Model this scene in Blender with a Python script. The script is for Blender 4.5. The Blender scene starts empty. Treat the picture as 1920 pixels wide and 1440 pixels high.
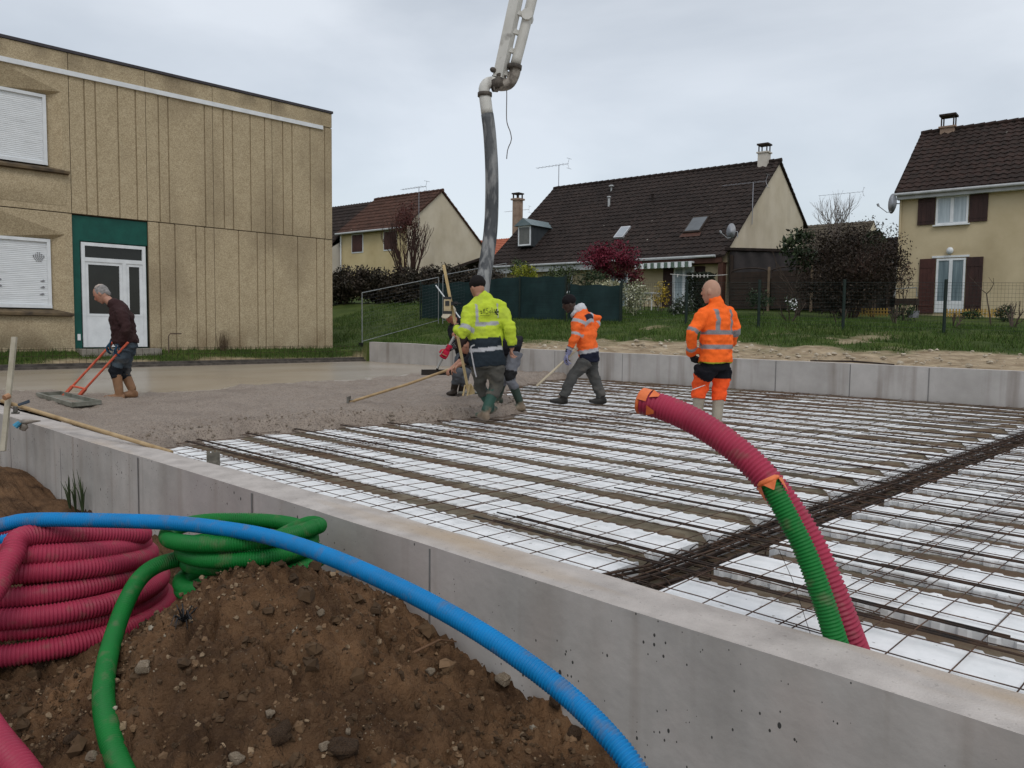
import bpy, math, random
import numpy as np
from mathutils import Vector, Matrix
from mathutils.bvhtree import BVHTree
random.seed(7); RNG = np.random.default_rng(11)
SC = bpy.context.scene; COL = SC.collection
A = np.array
# ------------------------------------------------------------------ camera
F, CX, CY = 1490., 960., 720.
PITCH, ROLL, YAW = math.radians(4.02), math.radians(.65), math.radians(44.45)
FH = A([-math.sin(YAW), math.cos(YAW), 0.]); RT = A([math.cos(YAW), math.sin(YAW), 0.]); UP = A([0, 0, 1.])
FW = FH*math.cos(PITCH) - UP*math.sin(PITCH); UU = UP*math.cos(PITCH) + FH*math.sin(PITCH)
R2 = RT*math.cos(ROLL) + UU*math.sin(ROLL); U2 = -RT*math.sin(ROLL) + UU*math.cos(ROLL)
CAM = A([0, 0, 1.17])
def ray(x, y): return FW + R2*(x-CX)/F - U2*(y-CY)/F
def J(x, y, D):                       # survey helper: a measured sight line at horizontal distance D
    d = ray(x, y); return CAM + d*(D/(d@FH))
def atz(x, y, z):
    d = ray(x, y); return CAM + d*((z-CAM[2])/d[2])
def onpl(x, y, o, n):
    d = ray(x, y); return CAM + d*(((o-CAM)@n)/(d@n))
cd = bpy.data.cameras.new('camera'); cam = bpy.data.objects.new('camera', cd); COL.objects.link(cam)
cd.sensor_width = 36; cd.sensor_fit = 'HORIZONTAL'; cd.lens = F/1920*36; cd.clip_start = .05; cd.clip_end = 2000
M = Matrix([[R2[i], U2[i], -FW[i], CAM[i]] for i in range(3)] + [[0, 0, 0, 1]]); cam.matrix_world = M
SC.camera = cam
# ------------------------------------------------------------------ world, sun, exposure
SUN_EL, SUN_ROT = math.radians(50), math.radians(127)
w = bpy.data.worlds.new('World'); SC.world = w; w.use_nodes = True
nt = w.node_tree; nt.nodes.clear()
def N(nt, t, **k):
    n = nt.nodes.new(t)
    for a, b in k.items(): setattr(n, a, b)
    return n
out = N(nt, 'ShaderNodeOutputWorld'); bg = N(nt, 'ShaderNodeBackground'); bg2 = N(nt, 'ShaderNodeBackground'); add = N(nt, 'ShaderNodeAddShader')
sky = N(nt, 'ShaderNodeTexSky', sky_type='NISHITA'); sky.sun_disc = False; sky.sun_elevation = SUN_EL; sky.sun_rotation = SUN_ROT
bg.inputs[1].default_value = .05
nt.links.new(sky.outputs[0], bg.inputs[0])
tc = N(nt, 'ShaderNodeTexCoord'); mp = N(nt, 'ShaderNodeMapping'); mp.inputs['Scale'].default_value = (1.1, 1.1, 2.8)
mp.inputs['Location'].default_value = (.55, .3, .2)
nz = N(nt, 'ShaderNodeTexNoise'); nz.inputs['Scale'].default_value = 1.6; nz.inputs['Detail'].default_value = 6; nz.inputs['Roughness'].default_value = .5; nz.inputs['Distortion'].default_value = .25
cr = N(nt, 'ShaderNodeValToRGB'); e = cr.color_ramp.elements
e[0].position = .36; e[0].color = (.505, .520, .524, 1); e[1].position = .63; e[1].color = (.78, .79, .788, 1)
sp = N(nt, 'ShaderNodeSeparateXYZ'); m1 = N(nt, 'ShaderNodeMath', operation='MULTIPLY_ADD')
m1.inputs[1].default_value = .62; m1.inputs[2].default_value = .63; m1.use_clamp = False
mx = N(nt, 'ShaderNodeMath', operation='MAXIMUM'); mx.inputs[1].default_value = 0
nt.links.new(tc.outputs['Generated'], mp.inputs[0]); nt.links.new(mp.outputs[0], nz.inputs[0]); nt.links.new(nz.outputs[0], cr.inputs[0])
nt.links.new(tc.outputs['Generated'], sp.inputs[0]); nt.links.new(sp.outputs[2], mx.inputs[0]); nt.links.new(mx.outputs[0], m1.inputs[0])
nt.links.new(cr.outputs[0], bg2.inputs[0]); nt.links.new(m1.outputs[0], bg2.inputs[1])
nt.links.new(bg.outputs[0], add.inputs[0]); nt.links.new(bg2.outputs[0], add.inputs[1]); nt.links.new(add.outputs[0], out.inputs[0])
sl = bpy.data.lights.new('sun', 'SUN'); sl.energy = .8; sl.angle = math.radians(25); sl.color = (1, .97, .92)
so = bpy.data.objects.new('sun', sl); COL.objects.link(so)
sd = Vector((math.sin(SUN_ROT)*math.cos(SUN_EL), math.cos(SUN_ROT)*math.cos(SUN_EL), math.sin(SUN_EL)))
so.rotation_euler = sd.to_track_quat('Z', 'Y').to_euler(); so.location = (0, -20, 40)
vs = SC.view_settings; vs.view_transform = 'Standard'; vs.look = 'None'; vs.gamma = 1; vs.use_curve_mapping = False; vs.exposure = 0
SC.cycles.max_bounces = 5; SC.cycles.diffuse_bounces = 3; SC.cycles.glossy_bounces = 2; SC.cycles.transparent_max_bounces = 6
SC.cycles.use_denoising = True; SC.cycles.use_adaptive_sampling = True

# ------------------------------------------------------------------ noise
_G = RNG.random((64, 64, 64))
def vnoise(P):
    P = np.asarray(P, float); i = np.floor(P).astype(int); f = P-i; f = f*f*(3-2*f); i &= 63; j = (i+1) & 63
    x0, y0, z0 = i.T; x1, y1, z1 = j.T; fx, fy, fz = f.T
    a = _G[x0, y0, z0]*(1-fx)+_G[x1, y0, z0]*fx; b = _G[x0, y1, z0]*(1-fx)+_G[x1, y1, z0]*fx
    c = _G[x0, y0, z1]*(1-fx)+_G[x1, y0, z1]*fx; d = _G[x0, y1, z1]*(1-fx)+_G[x1, y1, z1]*fx
    return ((a*(1-fy)+b*fy)*(1-fz)+(c*(1-fy)+d*fy)*fz)*2-1
def fbm(P, oct=4, gain=.5):
    P = np.asarray(P, float); r = 0; a = 1.
    for k in range(oct): r = r+a*vnoise(P*2**k+17.3*k); a *= gain
    return r
def sstep(a, b, x):
    t = np.clip((x-a)/(b-a), 0, 1); return t*t*(3-2*t)
# ------------------------------------------------------------------ materials
def mat(name, c1, c2=None, scale=4., rough=.8, bump=0., bscale=60., spec=.3, metal=0., attr=False, var=.15, detail=6, stretch=None, ramp=(.35, .65), bdist=.02, rough2=None, extra=None):
    m = bpy.data.materials.new(name); m.use_nodes = True; t = m.node_tree; p = t.nodes['Principled BSDF']
    p.inputs['Roughness'].default_value = rough; p.inputs['Metallic'].default_value = metal; p.inputs['Specular IOR Level'].default_value = spec
    tc = N(t, 'ShaderNodeTexCoord'); co = tc.outputs['Object']
    if stretch:
        mp = N(t, 'ShaderNodeMapping'); mp.inputs['Scale'].default_value = stretch; t.links.new(co, mp.inputs[0]); co = mp.outputs[0]
    nz = N(t, 'ShaderNodeTexNoise'); nz.inputs['Scale'].default_value = scale; nz.inputs['Detail'].default_value = detail; nz.inputs['Roughness'].default_value = .6
    t.links.new(co, nz.inputs[0])
    if attr:
        at = N(t, 'ShaderNodeAttribute', attribute_name='Col'); mr = N(t, 'ShaderNodeMapRange')
        mr.inputs[1].default_value = .25; mr.inputs[2].default_value = .75; mr.inputs[3].default_value = 1-var; mr.inputs[4].default_value = 1+var
        t.links.new(nz.outputs[0], mr.inputs[0]); vm = N(t, 'ShaderNodeVectorMath', operation='SCALE'); t.links.new(at.outputs[0], vm.inputs[0]); t.links.new(mr.outputs[0], vm.inputs['Scale'])
        colout = vm.outputs[0]
    else:
        if c2 is None: c2 = tuple(x*(1+var) for x in c1); c1 = tuple(x*(1-var) for x in c1)
        r = N(t, 'ShaderNodeValToRGB'); e = r.color_ramp.elements; e[0].position = ramp[0]; e[1].position = ramp[1]
        e[0].color = (*c1, 1); e[1].color = (*c2, 1); t.links.new(nz.outputs[0], r.inputs[0]); colout = r.outputs[0]
    if rough2 is not None:
        mr = N(t, 'ShaderNodeMapRange'); mr.inputs[1].default_value = .35; mr.inputs[2].default_value = .65; mr.inputs[3].default_value = rough; mr.inputs[4].default_value = rough2
        t.links.new(nz.outputs[0], mr.inputs[0]); t.links.new(mr.outputs[0], p.inputs['Roughness'])
    h = None
    if bump:
        nb = N(t, 'ShaderNodeTexNoise'); nb.inputs['Scale'].default_value = bscale; nb.inputs['Detail'].default_value = 4; t.links.new(tc.outputs['Object'], nb.inputs[0])
        b = N(t, 'ShaderNodeBump'); b.inputs['Strength'].default_value = bump; b.inputs['Distance'].default_value = bdist
        t.links.new(nb.outputs[0], b.inputs['Height']); t.links.new(b.outputs[0], p.inputs['Normal']); h = b
    if extra: colout = extra(t, tc, colout, p, h) or colout
    t.links.new(colout, p.inputs['Base Color'])
    return m
def mixc(t, fac, a, b):           # mix socket/colour a with b by fac
    m = N(t, 'ShaderNodeMix', data_type='RGBA')
    for s, x in ((m.inputs[0], fac), (m.inputs[6], a), (m.inputs[7], b)):
        if isinstance(x, (tuple, list)): s.default_value = (*x, 1)
        elif isinstance(x, float): s.default_value = x
        else: t.links.new(x, s)
    return m.outputs[2]
def voro(t, tc, scale, out='Distance', stretch=None, feature='F1', rnd=1.):
    co = tc.outputs['Object']
    if stretch:
        mp = N(t, 'ShaderNodeMapping'); mp.inputs['Scale'].default_value = stretch; t.links.new(co, mp.inputs[0]); co = mp.outputs[0]
    v = N(t, 'ShaderNodeTexVoronoi', feature=feature); v.inputs['Scale'].default_value = scale; v.inputs['Randomness'].default_value = rnd; t.links.new(co, v.inputs['Vector']); return v.outputs[out]
def noise(t, tc, scale, stretch=None, detail=4):
    co = tc.outputs['Object']
    if stretch:
        mp = N(t, 'ShaderNodeMapping'); mp.inputs['Scale'].default_value = stretch; t.links.new(co, mp.inputs[0]); co = mp.outputs[0]
    v = N(t, 'ShaderNodeTexNoise'); v.inputs['Scale'].default_value = scale; v.inputs['Detail'].default_value = detail; t.links.new(co, v.inputs[0]); return v.outputs[0]
def rng(t, s, a, b, c=0., d=1.):
    m = N(t, 'ShaderNodeMapRange'); t.links.new(s, m.inputs[0])
    for k, x in enumerate((a, b, c, d)): m.inputs[k+1].default_value = x
    return m.outputs[0]
def mul(t, a, b):
    m = N(t, 'ShaderNodeMath', operation='MULTIPLY'); t.links.new(a, m.inputs[0])
    if isinstance(b, float): m.inputs[1].default_value = b
    else: t.links.new(b, m.inputs[1])
    return m.outputs[0]
# ------------------------------------------------------------------ mesh builder
class MB:
    def __init__(s): s.v = []; s.f = []; s.n = 0
    def add(s, V, Fc):
        V = np.asarray(V, float).reshape(-1, 3); o = s.n; s.v.append(V); s.n += len(V)
        s.f.extend([tuple(i+o for i in f) for f in Fc]); return s
    def box(s, c, sz, ax=None):
        c = A(c, float); h = A(sz, float)/2
        ax = np.eye(3) if ax is None else A(ax, float)
        V = [c + ax[0]*h[0]*x + ax[1]*h[1]*y + ax[2]*h[2]*z for z in (-1, 1) for y in (-1, 1) for x in (-1, 1)]
        return s.add(V, [(0, 2, 3, 1), (4, 5, 7, 6), (0, 1, 5, 4), (2, 6, 7, 3), (0, 4, 6, 2), (1, 3, 7, 5)])
    def bb(s, a, b): a = A(a, float); b = A(b, float); return s.box((a+b)/2, np.abs(b-a))
    def beam(s, p, q, w, h, up=UP):
        p = A(p, float); q = A(q, float); d = q-p; L = np.linalg.norm(d); d /= L; x = np.cross(d, up); x /= np.linalg.norm(x)+1e-9
        return s.box((p+q)/2, (L, w, h), (d, x, np.cross(x, d)))
    def prism(s, poly, vec):
        P = np.asarray(poly, float); n = len(P); V = np.vstack([P, P+A(vec)])
        return s.add(V, [tuple(range(n))[::-1], tuple(range(n, 2*n))]+[(i, (i+1) % n, n+(i+1) % n, n+i) for i in range(n)])
    def tube(s, pts, r, n=6, caps=True):
        P = np.asarray(pts, float); m = len(P); r = np.broadcast_to(np.asarray(r, float), (m,))
        T = np.gradient(P, axis=0); T /= np.linalg.norm(T, axis=1)[:, None]+1e-12
        ref = UP if abs(T[0][2]) < .9 else A([1., 0, 0]); a = np.cross(T[0], ref); a /= np.linalg.norm(a); Aa = [a]
        for i in range(1, m):
            a = Aa[-1]-T[i]*(Aa[-1]@T[i]); a /= np.linalg.norm(a)+1e-12; Aa.append(a)
        Aa = A(Aa); B = np.cross(T, Aa); th = np.arange(n)*2*math.pi/n
        V = P[:, None]+r[:, None, None]*(np.cos(th)[None, :, None]*Aa[:, None]+np.sin(th)[None, :, None]*B[:, None])
        Fc = [(i*n+k, i*n+(k+1) % n, (i+1)*n+(k+1) % n, (i+1)*n+k) for i in range(m-1) for k in range(n)]
        if caps: Fc += [tuple(range(n))[::-1], tuple(range((m-1)*n, m*n))]
        return s.add(V, Fc)
    def ering(s, rings, n=14):          # rings: (centre, side axis, front axis, ra, rb)
        th = np.arange(n)*2*math.pi/n; V = []
        for c, a, b, ra, rb in rings: V.append(A(c)+np.outer(np.cos(th)*ra, a)+np.outer(np.sin(th)*rb, b))
        m = len(rings); Fc = [(i*n+k, i*n+(k+1) % n, (i+1)*n+(k+1) % n, (i+1)*n+k) for i in range(m-1) for k in range(n)]
        Fc += [tuple(range(n))[::-1], tuple(range((m-1)*n, m*n))]
        return s.add(np.vstack(V), Fc)
    def ell(s, c, ax, r, nu=12, nv=8):
        ax = A(ax, float); rings = []
        for i in range(nv+1):
            ph = -math.pi/2+math.pi*i/nv; k = max(math.cos(ph), .03)
            rings.append((A(c)+ax[2]*r[2]*math.sin(ph), ax[0], ax[1], r[0]*k, r[1]*k))
        return s.ering(rings, nu)
    def quad(s, a, b, c, d): return s.add([a, b, c, d], [(0, 1, 2, 3)])
    def grid(s, X):                     # X: (m,n,3)
        m, n, _ = X.shape
        return s.add(X.reshape(-1, 3), [(i*n+j, i*n+j+1, (i+1)*n+j+1, (i+1)*n+j) for i in range(m-1) for j in range(n-1)])
    def build(s, name, m, parent=None, loc=None, smooth=False, col=None, attrs=None):
        V = np.vstack(s.v) if s.v else np.zeros((0, 3)); me = bpy.data.meshes.new(name)
        root = parent
        while root is not None and root.parent is not None: root = root.parent
        off = A(root.location) if root is not None else (A(loc, float) if loc is not None else A([V[:, 0].mean(), V[:, 1].mean(), V[:, 2].min()]))
        me.from_pydata((V-off).tolist(), [], s.f); me.materials.append(m)
        if smooth: me.polygons.foreach_set('use_smooth', [True]*len(me.polygons))
        if col is not None: setcol(me, col)
        for k, a in (attrs or {}).items():
            at = me.attributes.new(k, 'FLOAT', 'POINT'); at.data.foreach_set('value', np.asarray(a, np.float32))
        me.update(); o = bpy.data.objects.new(name, me); COL.objects.link(o)
        if parent is not None: o.parent = parent
        else: o.location = off
        return o
def setcol(me, col):
    c = np.asarray(col, np.float32); c = np.hstack([c, np.ones((len(c), 1), np.float32)])
    at = me.color_attributes.new('Col', 'FLOAT_COLOR', 'POINT'); at.data.foreach_set('color', c.ravel())
def tag(o, label=None, cat=None, group=None, kind=None):
    for k, x in (('label', label), ('category', cat), ('group', group), ('kind', kind)):
        if x: o[k] = x
    return o
def empty(name, loc, label, cat, group=None):
    o = bpy.data.objects.new(name, None); COL.objects.link(o); o.location = tuple(A(loc, float)); o.empty_display_size = .2
    return tag(o, label, cat, group)
def struct(o): o['kind'] = 'structure'; return o
def copy_tree(o, parent=None):
    c = o.copy(); COL.objects.link(c)
    if parent is not None: c.parent = parent
    for ch in list(o.children): copy_tree(ch, c)
    return c
def spline(pts, step):
    P = np.asarray(pts, float); Q = np.vstack([2*P[0]-P[1], P, 2*P[-1]-P[-2]]); out = []
    for i in range(1, len(Q)-2):
        p0, p1, p2, p3 = Q[i-1:i+3]; t = np.linspace(0, 1, 40, endpoint=False)[:, None]
        out.append(.5*((2*p1)+(-p0+p2)*t+(2*p0-5*p1+4*p2-p3)*t**2+(-p0+3*p1-3*p2+p3)*t**3))
    C = np.vstack(out+[P[-1:]]); L = np.r_[0, np.cumsum(np.linalg.norm(np.diff(C, axis=0), axis=1))]
    n = max(3, int(L[-1]/step)); s = np.linspace(0, L[-1], n)
    return np.stack([np.interp(s, L, C[:, k]) for k in range(3)], 1)
def fuse(name, mb, voxel, m, parent=None, loc=None, colf=None, smooth=6, wr=None):
    me = bpy.data.meshes.new('t'); me.from_pydata(np.vstack(mb.v).tolist(), [], mb.f); o = bpy.data.objects.new('t', me); COL.objects.link(o)
    r = o.modifiers.new('r', 'REMESH'); r.mode = 'VOXEL'; r.voxel_size = voxel
    if smooth: q = o.modifiers.new('s', 'SMOOTH'); q.iterations = smooth; q.factor = .5
    dg = bpy.context.evaluated_depsgraph_get(); dg.update(); nm = bpy.data.meshes.new_from_object(o.evaluated_get(dg))
    bpy.data.objects.remove(o); n = len(nm.vertices); P = np.empty(n*3, np.float32); nm.vertices.foreach_get('co', P); P = P.reshape(-1, 3).astype(float)
    Nn = np.empty(n*3, np.float32); nm.vertices.foreach_get('normal', Nn); Nn = Nn.reshape(-1, 3)
    if wr: P = P+Nn*(wr[0]*fbm(P*A(wr[1]), 3))[:, None]
    if colf is not None: setcol(nm, colf(P))
    root = parent
    while root is not None and root.parent is not None: root = root.parent
    off = A(root.location) if root is not None else A(loc, float)
    nm.vertices.foreach_set('co', (P-off).astype(np.float32).ravel()); nm.materials.clear(); nm.materials.append(m)
    nm.polygons.foreach_set('use_smooth', [True]*len(nm.polygons)); nm.update(); nm.name = name
    ob = bpy.data.objects.new(name, nm); COL.objects.link(ob)
    if parent is not None: ob.parent = parent
    else: ob.location = off
    return ob
ORD = 'first second third fourth fifth sixth seventh eighth ninth tenth eleventh twelfth thirteenth fourteenth fifteenth sixteenth seventeenth eighteenth nineteenth twentieth'.split()
# ================================================================== materials of the site
def x_conc(t, tc, c, p, h):          # formed concrete: bug holes, pour streaks, stains
    d = voro(t, tc, 13., 'Distance', (1, 1, .62)); d2 = voro(t, tc, 31., 'Distance', (1, 1, .7)); k = noise(t, tc, 3.)
    hole = N(t, 'ShaderNodeMath', operation='LESS_THAN'); t.links.new(d, hole.inputs[0]); t.links.new(rng(t, k, .38, .62, .0, .12), hole.inputs[1])
    hole2 = N(t, 'ShaderNodeMath', operation='LESS_THAN'); t.links.new(d2, hole2.inputs[0]); t.links.new(rng(t, k, .38, .66, .0, .16), hole2.inputs[1])
    c = mixc(t, rng(t, noise(t, tc, 1.2, (3, 3, .35)), .42, .8, 0, .5), c, (.23, .20, .17))
    c = mixc(t, rng(t, noise(t, tc, 2.6, (1, 1, 1), 6), .5, .72, 0, .4), c, (.46, .40, .37))
    c = mixc(t, rng(t, noise(t, tc, 1.0, (7, 7, .22), 5), .56, .74, 0, .4), c, (.21, .165, .125)); c = mixc(t, rng(t, noise(t, tc, .6, None, 3), .52, .7, 0, .35), c, (.42, .345, .33))
    c = mixc(t, hole.outputs[0], c, (.05, .05, .048)); return mixc(t, hole2.outputs[0], c, (.055, .053, .05))
M_conc = mat('concrete', (.36, .342, .322), (.48, .45, .422), 2.2, .82, .12, 22, extra=x_conc)
def x_top(t, tc, c, p, h):
    c = mixc(t, rng(t, noise(t, tc, 1.1, (.35, 2.5, 1)), .5, .68, 0, .75), c, (.40, .30, .20))
    return mixc(t, rng(t, noise(t, tc, 40.), .62, .7, 0, .5), c, (.18, .16, .14))
M_ctop = mat('concrete top', (.36, .325, .30), (.50, .455, .42), 5., .85, .35, 120, extra=x_top)
M_cfar = mat('concrete far', (.34, .32, .30), (.46, .435, .415), 1.2, .85, .2, 60, extra=lambda t, tc, c, p, h: mixc(t, rng(t, noise(t, tc, 2.2, (1.6, 1.6, .12)), .52, .75, 0, .75), c, (.17, .135, .11)))
M_joint = mat('joint', (.17, .165, .16), rough=.9)
def x_eps(t, tc, c, p, h):
    c = mixc(t, rng(t, noise(t, tc, 2.2, None, 7), .50, .72, 0, .5), c, (.44, .41, .37))
    return mixc(t, rng(t, noise(t, tc, 28., None, 2), .68, .73, 0, .7), c, (.22, .2, .18))
M_eps = mat('polystyrene', (.68, .69, .69), (.80, .80, .80), 9., .7, .15, 220, spec=.3, extra=x_eps)
M_joist = mat('wet joist concrete', (.095, .078, .052), (.19, .16, .115), 6., .75, .5, 45, spec=.12, rough2=.95, extra=lambda t, tc, c, p, h: mixc(t, rng(t, noise(t, tc, 1.4, (1, 4, 1)), .42, .62, 0, .7), c, (.12, .07, .042)))
M_bar = mat('rebar', (.022, .018, .016), (.075, .042, .026), 9., .75, .3, 150, metal=.2)
M_mesh = mat('mesh steel', (.045, .031, .025), (.13, .07, .042), 5., .75, metal=.2)
def x_slab(t, tc, c, p, h):
    at = N(t, 'ShaderNodeAttribute', attribute_name='wet'); wet = at.outputs['Fac']
    rough = mixc(t, rng(t, voro(t, tc, 60.), .1, .55, 0, 1), (.115, .086, .067), (.255, .205, .163))
    rough = mixc(t, rng(t, noise(t, tc, 1.6), .45, .7, 0, .5), rough, (.145, .11, .085))
    fine = mixc(t, rng(t, noise(t, tc, .7, (1, .5, 1), 5), .35, .7), (.31, .255, .19), (.37, .32, .255))
    t.links.new(rng(t, wet, 0, 1, .6, .04), h.inputs['Strength'])
    t.links.new(rng(t, wet, 0, 1, .62, .26), p.inputs['Roughness'])
    return mixc(t, wet, rough, fine)
M_slab = mat('wet concrete', (.3, .26, .22), rough=.6, bump=.6, bscale=70, spec=.5, extra=x_slab)
def x_soil(t, tc, c, p, h):
    c = mixc(t, rng(t, voro(t, tc, 45., 'Color'), .55, .9, 0, .55), c, (.15, .088, .046))
    c = mixc(t, rng(t, noise(t, tc, 1.1, None, 5), .48, .64, 0, .45), c, (.034, .019, .010))
    g = voro(t, tc, 60.); k = noise(t, tc, 5.)
    peb = N(t, 'ShaderNodeMath', operation='LESS_THAN'); t.links.new(g, peb.inputs[0]); t.links.new(rng(t, k, .52, .75, 0, .2), peb.inputs[1])
    return mixc(t, peb.outputs[0], c, (.2, .155, .11))
M_soil = mat('soil', (.052, .026, .0118), (.180, .098, .048), 3.2, .9, .9, 75, spec=.2, bdist=.02, extra=x_soil)
def x_ground(t, tc, c, p, h):
    at = N(t, 'ShaderNodeAttribute', attribute_name='dirt'); dd = at.outputs['Fac']
    g = mixc(t, rng(t, noise(t, tc, 1.3, None, 6), .35, .7), (.032, .052, .010), (.075, .098, .022))
    d = mixc(t, rng(t, noise(t, tc, 3., None, 8), .35, .68), (.20, .145, .088), (.40, .315, .21))
    d = mixc(t, rng(t, voro(t, tc, 14., 'Color'), .75, .95, 0, .5), d, (.5, .42, .32))
    return mixc(t, dd, g, d)
M_ground = mat('ground', (.05, .08, .02), rough=.95, bump=.7, bscale=14, bdist=.05, spec=.15, extra=x_ground)

# ================================================================== terrain
a_ = math.radians(5.7); HU = A([math.cos(a_), math.sin(a_), 0]); HV = A([-math.sin(a_), math.cos(a_), 0])
def plane_z(x, y):
    p = HU[0]*x+HU[1]*y; q = HV[0]*x+HV[1]*y
    return 1.36+(np.clip(q, 0, 60)-22.4)*.044+(-8.85-np.clip(p, -60, 30))*.0375
def wall_top(x): return .585+(-3-np.clip(x, -20.6, 3))*.0068
def ground_z(x, y):
    x = np.asarray(x, float); y = np.asarray(y, float)
    low = np.where(x < -20.6, .42, wall_top(x)-.03); t = np.clip((y-14.6)/7.6, 0, 1); t = .75*t+.25*t*t*(3-2*t)
    z = low*(1-t)+plane_z(x, y)*t
    side = np.where(x < -20.6, .10+.36*np.clip((-20.6-x)/1.35, 0, 1), -.75)
    z = np.where(y < 14.4, side, z)
    z = np.where((y < 14.4) & (x > 3.5), -.6, z); z = np.where((y < 2.5) & (x > -20.6), -.75, z)
    return z
def dirt_mask(x, y):
    n = fbm(np.stack([x*.8, y*.8, x*0], -1).reshape(-1, 3), 5).reshape(np.shape(x))
    edge = 14.5+3.1*sstep(-18.0, -13, x)+.3*np.clip(x+8, 0, 8)*.3
    d = sstep(.55, -.55, (y-edge)+n*1.1)*sstep(-18.8, -15.5, x+n*.8)
    d2 = sstep(.35, .6, n)*sstep(4.5, 1, np.abs(y-edge-.5))*.8*sstep(-17, -14, x)
    strip = np.where((y < 14.4) & (x < -20.5) & (x > -22), sstep(-21.25, -20.85, x+.35*n)*.9, 0)
    return np.clip(np.maximum(np.maximum(d, d2), strip), 0, 1)
def ticks(a): return np.unique(np.round(np.concatenate(a), 4))
gx = ticks([np.linspace(-320, -45, 12), np.linspace(-45, -23, 30), np.linspace(-23, -20.6, 25), [-20.59], np.linspace(-20.4, 3.5, 190), [3.51], np.linspace(4, 20, 17), np.linspace(20, 320, 12)])
gy = ticks([np.linspace(-320, -12, 10), np.linspace(-12, 2.4, 16), [2.5, 2.51], np.linspace(3, 14.35, 24), [14.4, 14.41], np.linspace(14.5, 24, 110), np.linspace(24, 40, 30), np.linspace(42, 60, 7), np.linspace(70, 420, 9)])
GX, GY = np.meshgrid(gx, gy, indexing='ij'); GZ = ground_z(GX, GY)
bank = (GY > 14.6) & (GY < 30) & (GX > -40) & (GX < 6)
GZ = GZ+np.where(bank, .05*fbm(np.stack([GX*1.2, GY*1.2, GX*0], -1).reshape(-1, 3), 5).reshape(GX.shape), 0)
mb = MB(); mb.grid(np.stack([GX, GY, GZ], -1)); struct(mb.build('ground', M_ground, loc=(0, 0, 0), smooth=True, attrs={'dirt': dirt_mask(GX, GY).ravel()}))

# ---- foreground soil (fine sheet) with its mound
PK = J(470, 1076, 3.55)[:2]
def soil_z(x, y):
    l = (x-PK[0])*RT[0]+(y-PK[1])*RT[1]; d = (x-PK[0])*FH[0]+(y-PK[1])*FH[1]
    l = l+.09*d; sl_ = np.where(l < 0, .60, .80); sd_ = np.where(d < 0, .82, .78)
    z = -.52+.575*np.exp(-(l/sl_)**2-(d/sd_)**2)
    r2 = np.hypot((x+2.75)/.55, (y-2.35)/.35); z = z+.0*np.exp(-r2**2)+.03*np.exp(-np.hypot((x+2.3)/.5, (y-1.2)/.5)**2)
    z = z-.14*sstep(-6, -9, x); r4 = np.hypot((x+9.9)/1.0, (y-2.0)/.55); return z+.30*np.exp(-r4**2)+.03*sstep(2.0, 2.44, y)
sx = ticks([np.linspace(-21, -8, 50), np.linspace(-8, -5.6, 60), np.linspace(-5.6, -1.2, 360), np.linspace(-1.2, 4, 20)])
sy = ticks([np.linspace(-9, -1.0, 18), np.linspace(-1.0, .3, 50), np.linspace(.3, 2.46, 190)])
SX, SY = np.meshgrid(sx, sy, indexing='ij'); SZ = soil_z(SX, SY); Pn = np.stack([SX, SY, SZ], -1).reshape(-1, 3)
clod = np.abs(fbm(Pn*6., 3)).reshape(SX.shape); lump = 1.5*fbm(Pn*15., 4, .65).reshape(SX.shape); big = fbm(Pn*2.3, 3).reshape(SX.shape)
amp = sstep(-12, -7, SX)
SZ = SZ+amp*(.035*big+.055*(clod-.35)+.017*lump+.030*np.maximum(fbm(Pn*34., 2), 0).reshape(SX.shape)+.03*np.maximum(fbm(Pn*9.+31, 2)-.25, 0).reshape(SX.shape))
crk = np.abs(fbm(Pn*3.4+9, 2)).reshape(SX.shape); SZ = SZ-amp*.05*sstep(.05, .0, crk)
mb = MB(); mb.grid(np.stack([SX, SY, SZ], -1)); struct(mb.build('soil', M_soil, loc=(0, 0, 0), smooth=True))
def soil_at(x, y):
    i = np.clip(np.searchsorted(sx, x), 0, len(sx)-1); j = np.clip(np.searchsorted(sy, y), 0, len(sy)-1); return SZ[i, j]
# ---- stones and clods on the mound
def stone_mesh(name, m, seed, fl):
    b = MB(); b.ell((0, 0, 0), np.eye(3), (1, .85, .66), 18, 12); V = np.vstack(b.v); n = fbm(V*1.15+seed*7.7, 2)*.55+fbm(V*3.5+seed, 3)*.16; V = V*(1+n)[:, None]
    V = np.where(np.abs(V) > fl, np.sign(V)*(fl+(np.abs(V)-fl)*.15), V); b.v = [V]; o = b.build(name, m, loc=(0, 0, 0), smooth=False); return o
M_stone = mat('pale stone', (.13, .095, .06), (.26, .21, .155), 8, .85, .4, 60)
M_clod = mat('clod', (.048, .027, .0135), (.155, .09, .048), 14, .92, .9, 70, bdist=.03)
protos = [stone_mesh('stone', M_stone, k, .55+.1*k) for k in range(3)] + [stone_mesh('clod', M_clod, k+12, .95) for k in range(3)]
R = random.Random(3)
def put_stone(pr, x, y, s, label, first):
    o = pr if first else pr.copy()
    if not first: COL.objects.link(o)
    o.location = (x, y, soil_at(x, y)+s*.22); o.scale = (s, s*R.uniform(.7, 1.1), s*R.uniform(.6, 1)); o.rotation_euler = (R.uniform(-.5, .5), R.uniform(-.5, .5), R.uniform(0, 6.3)); return tag(o, label, 'stone' if pr.name.startswith('stone') else 'clod')
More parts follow.
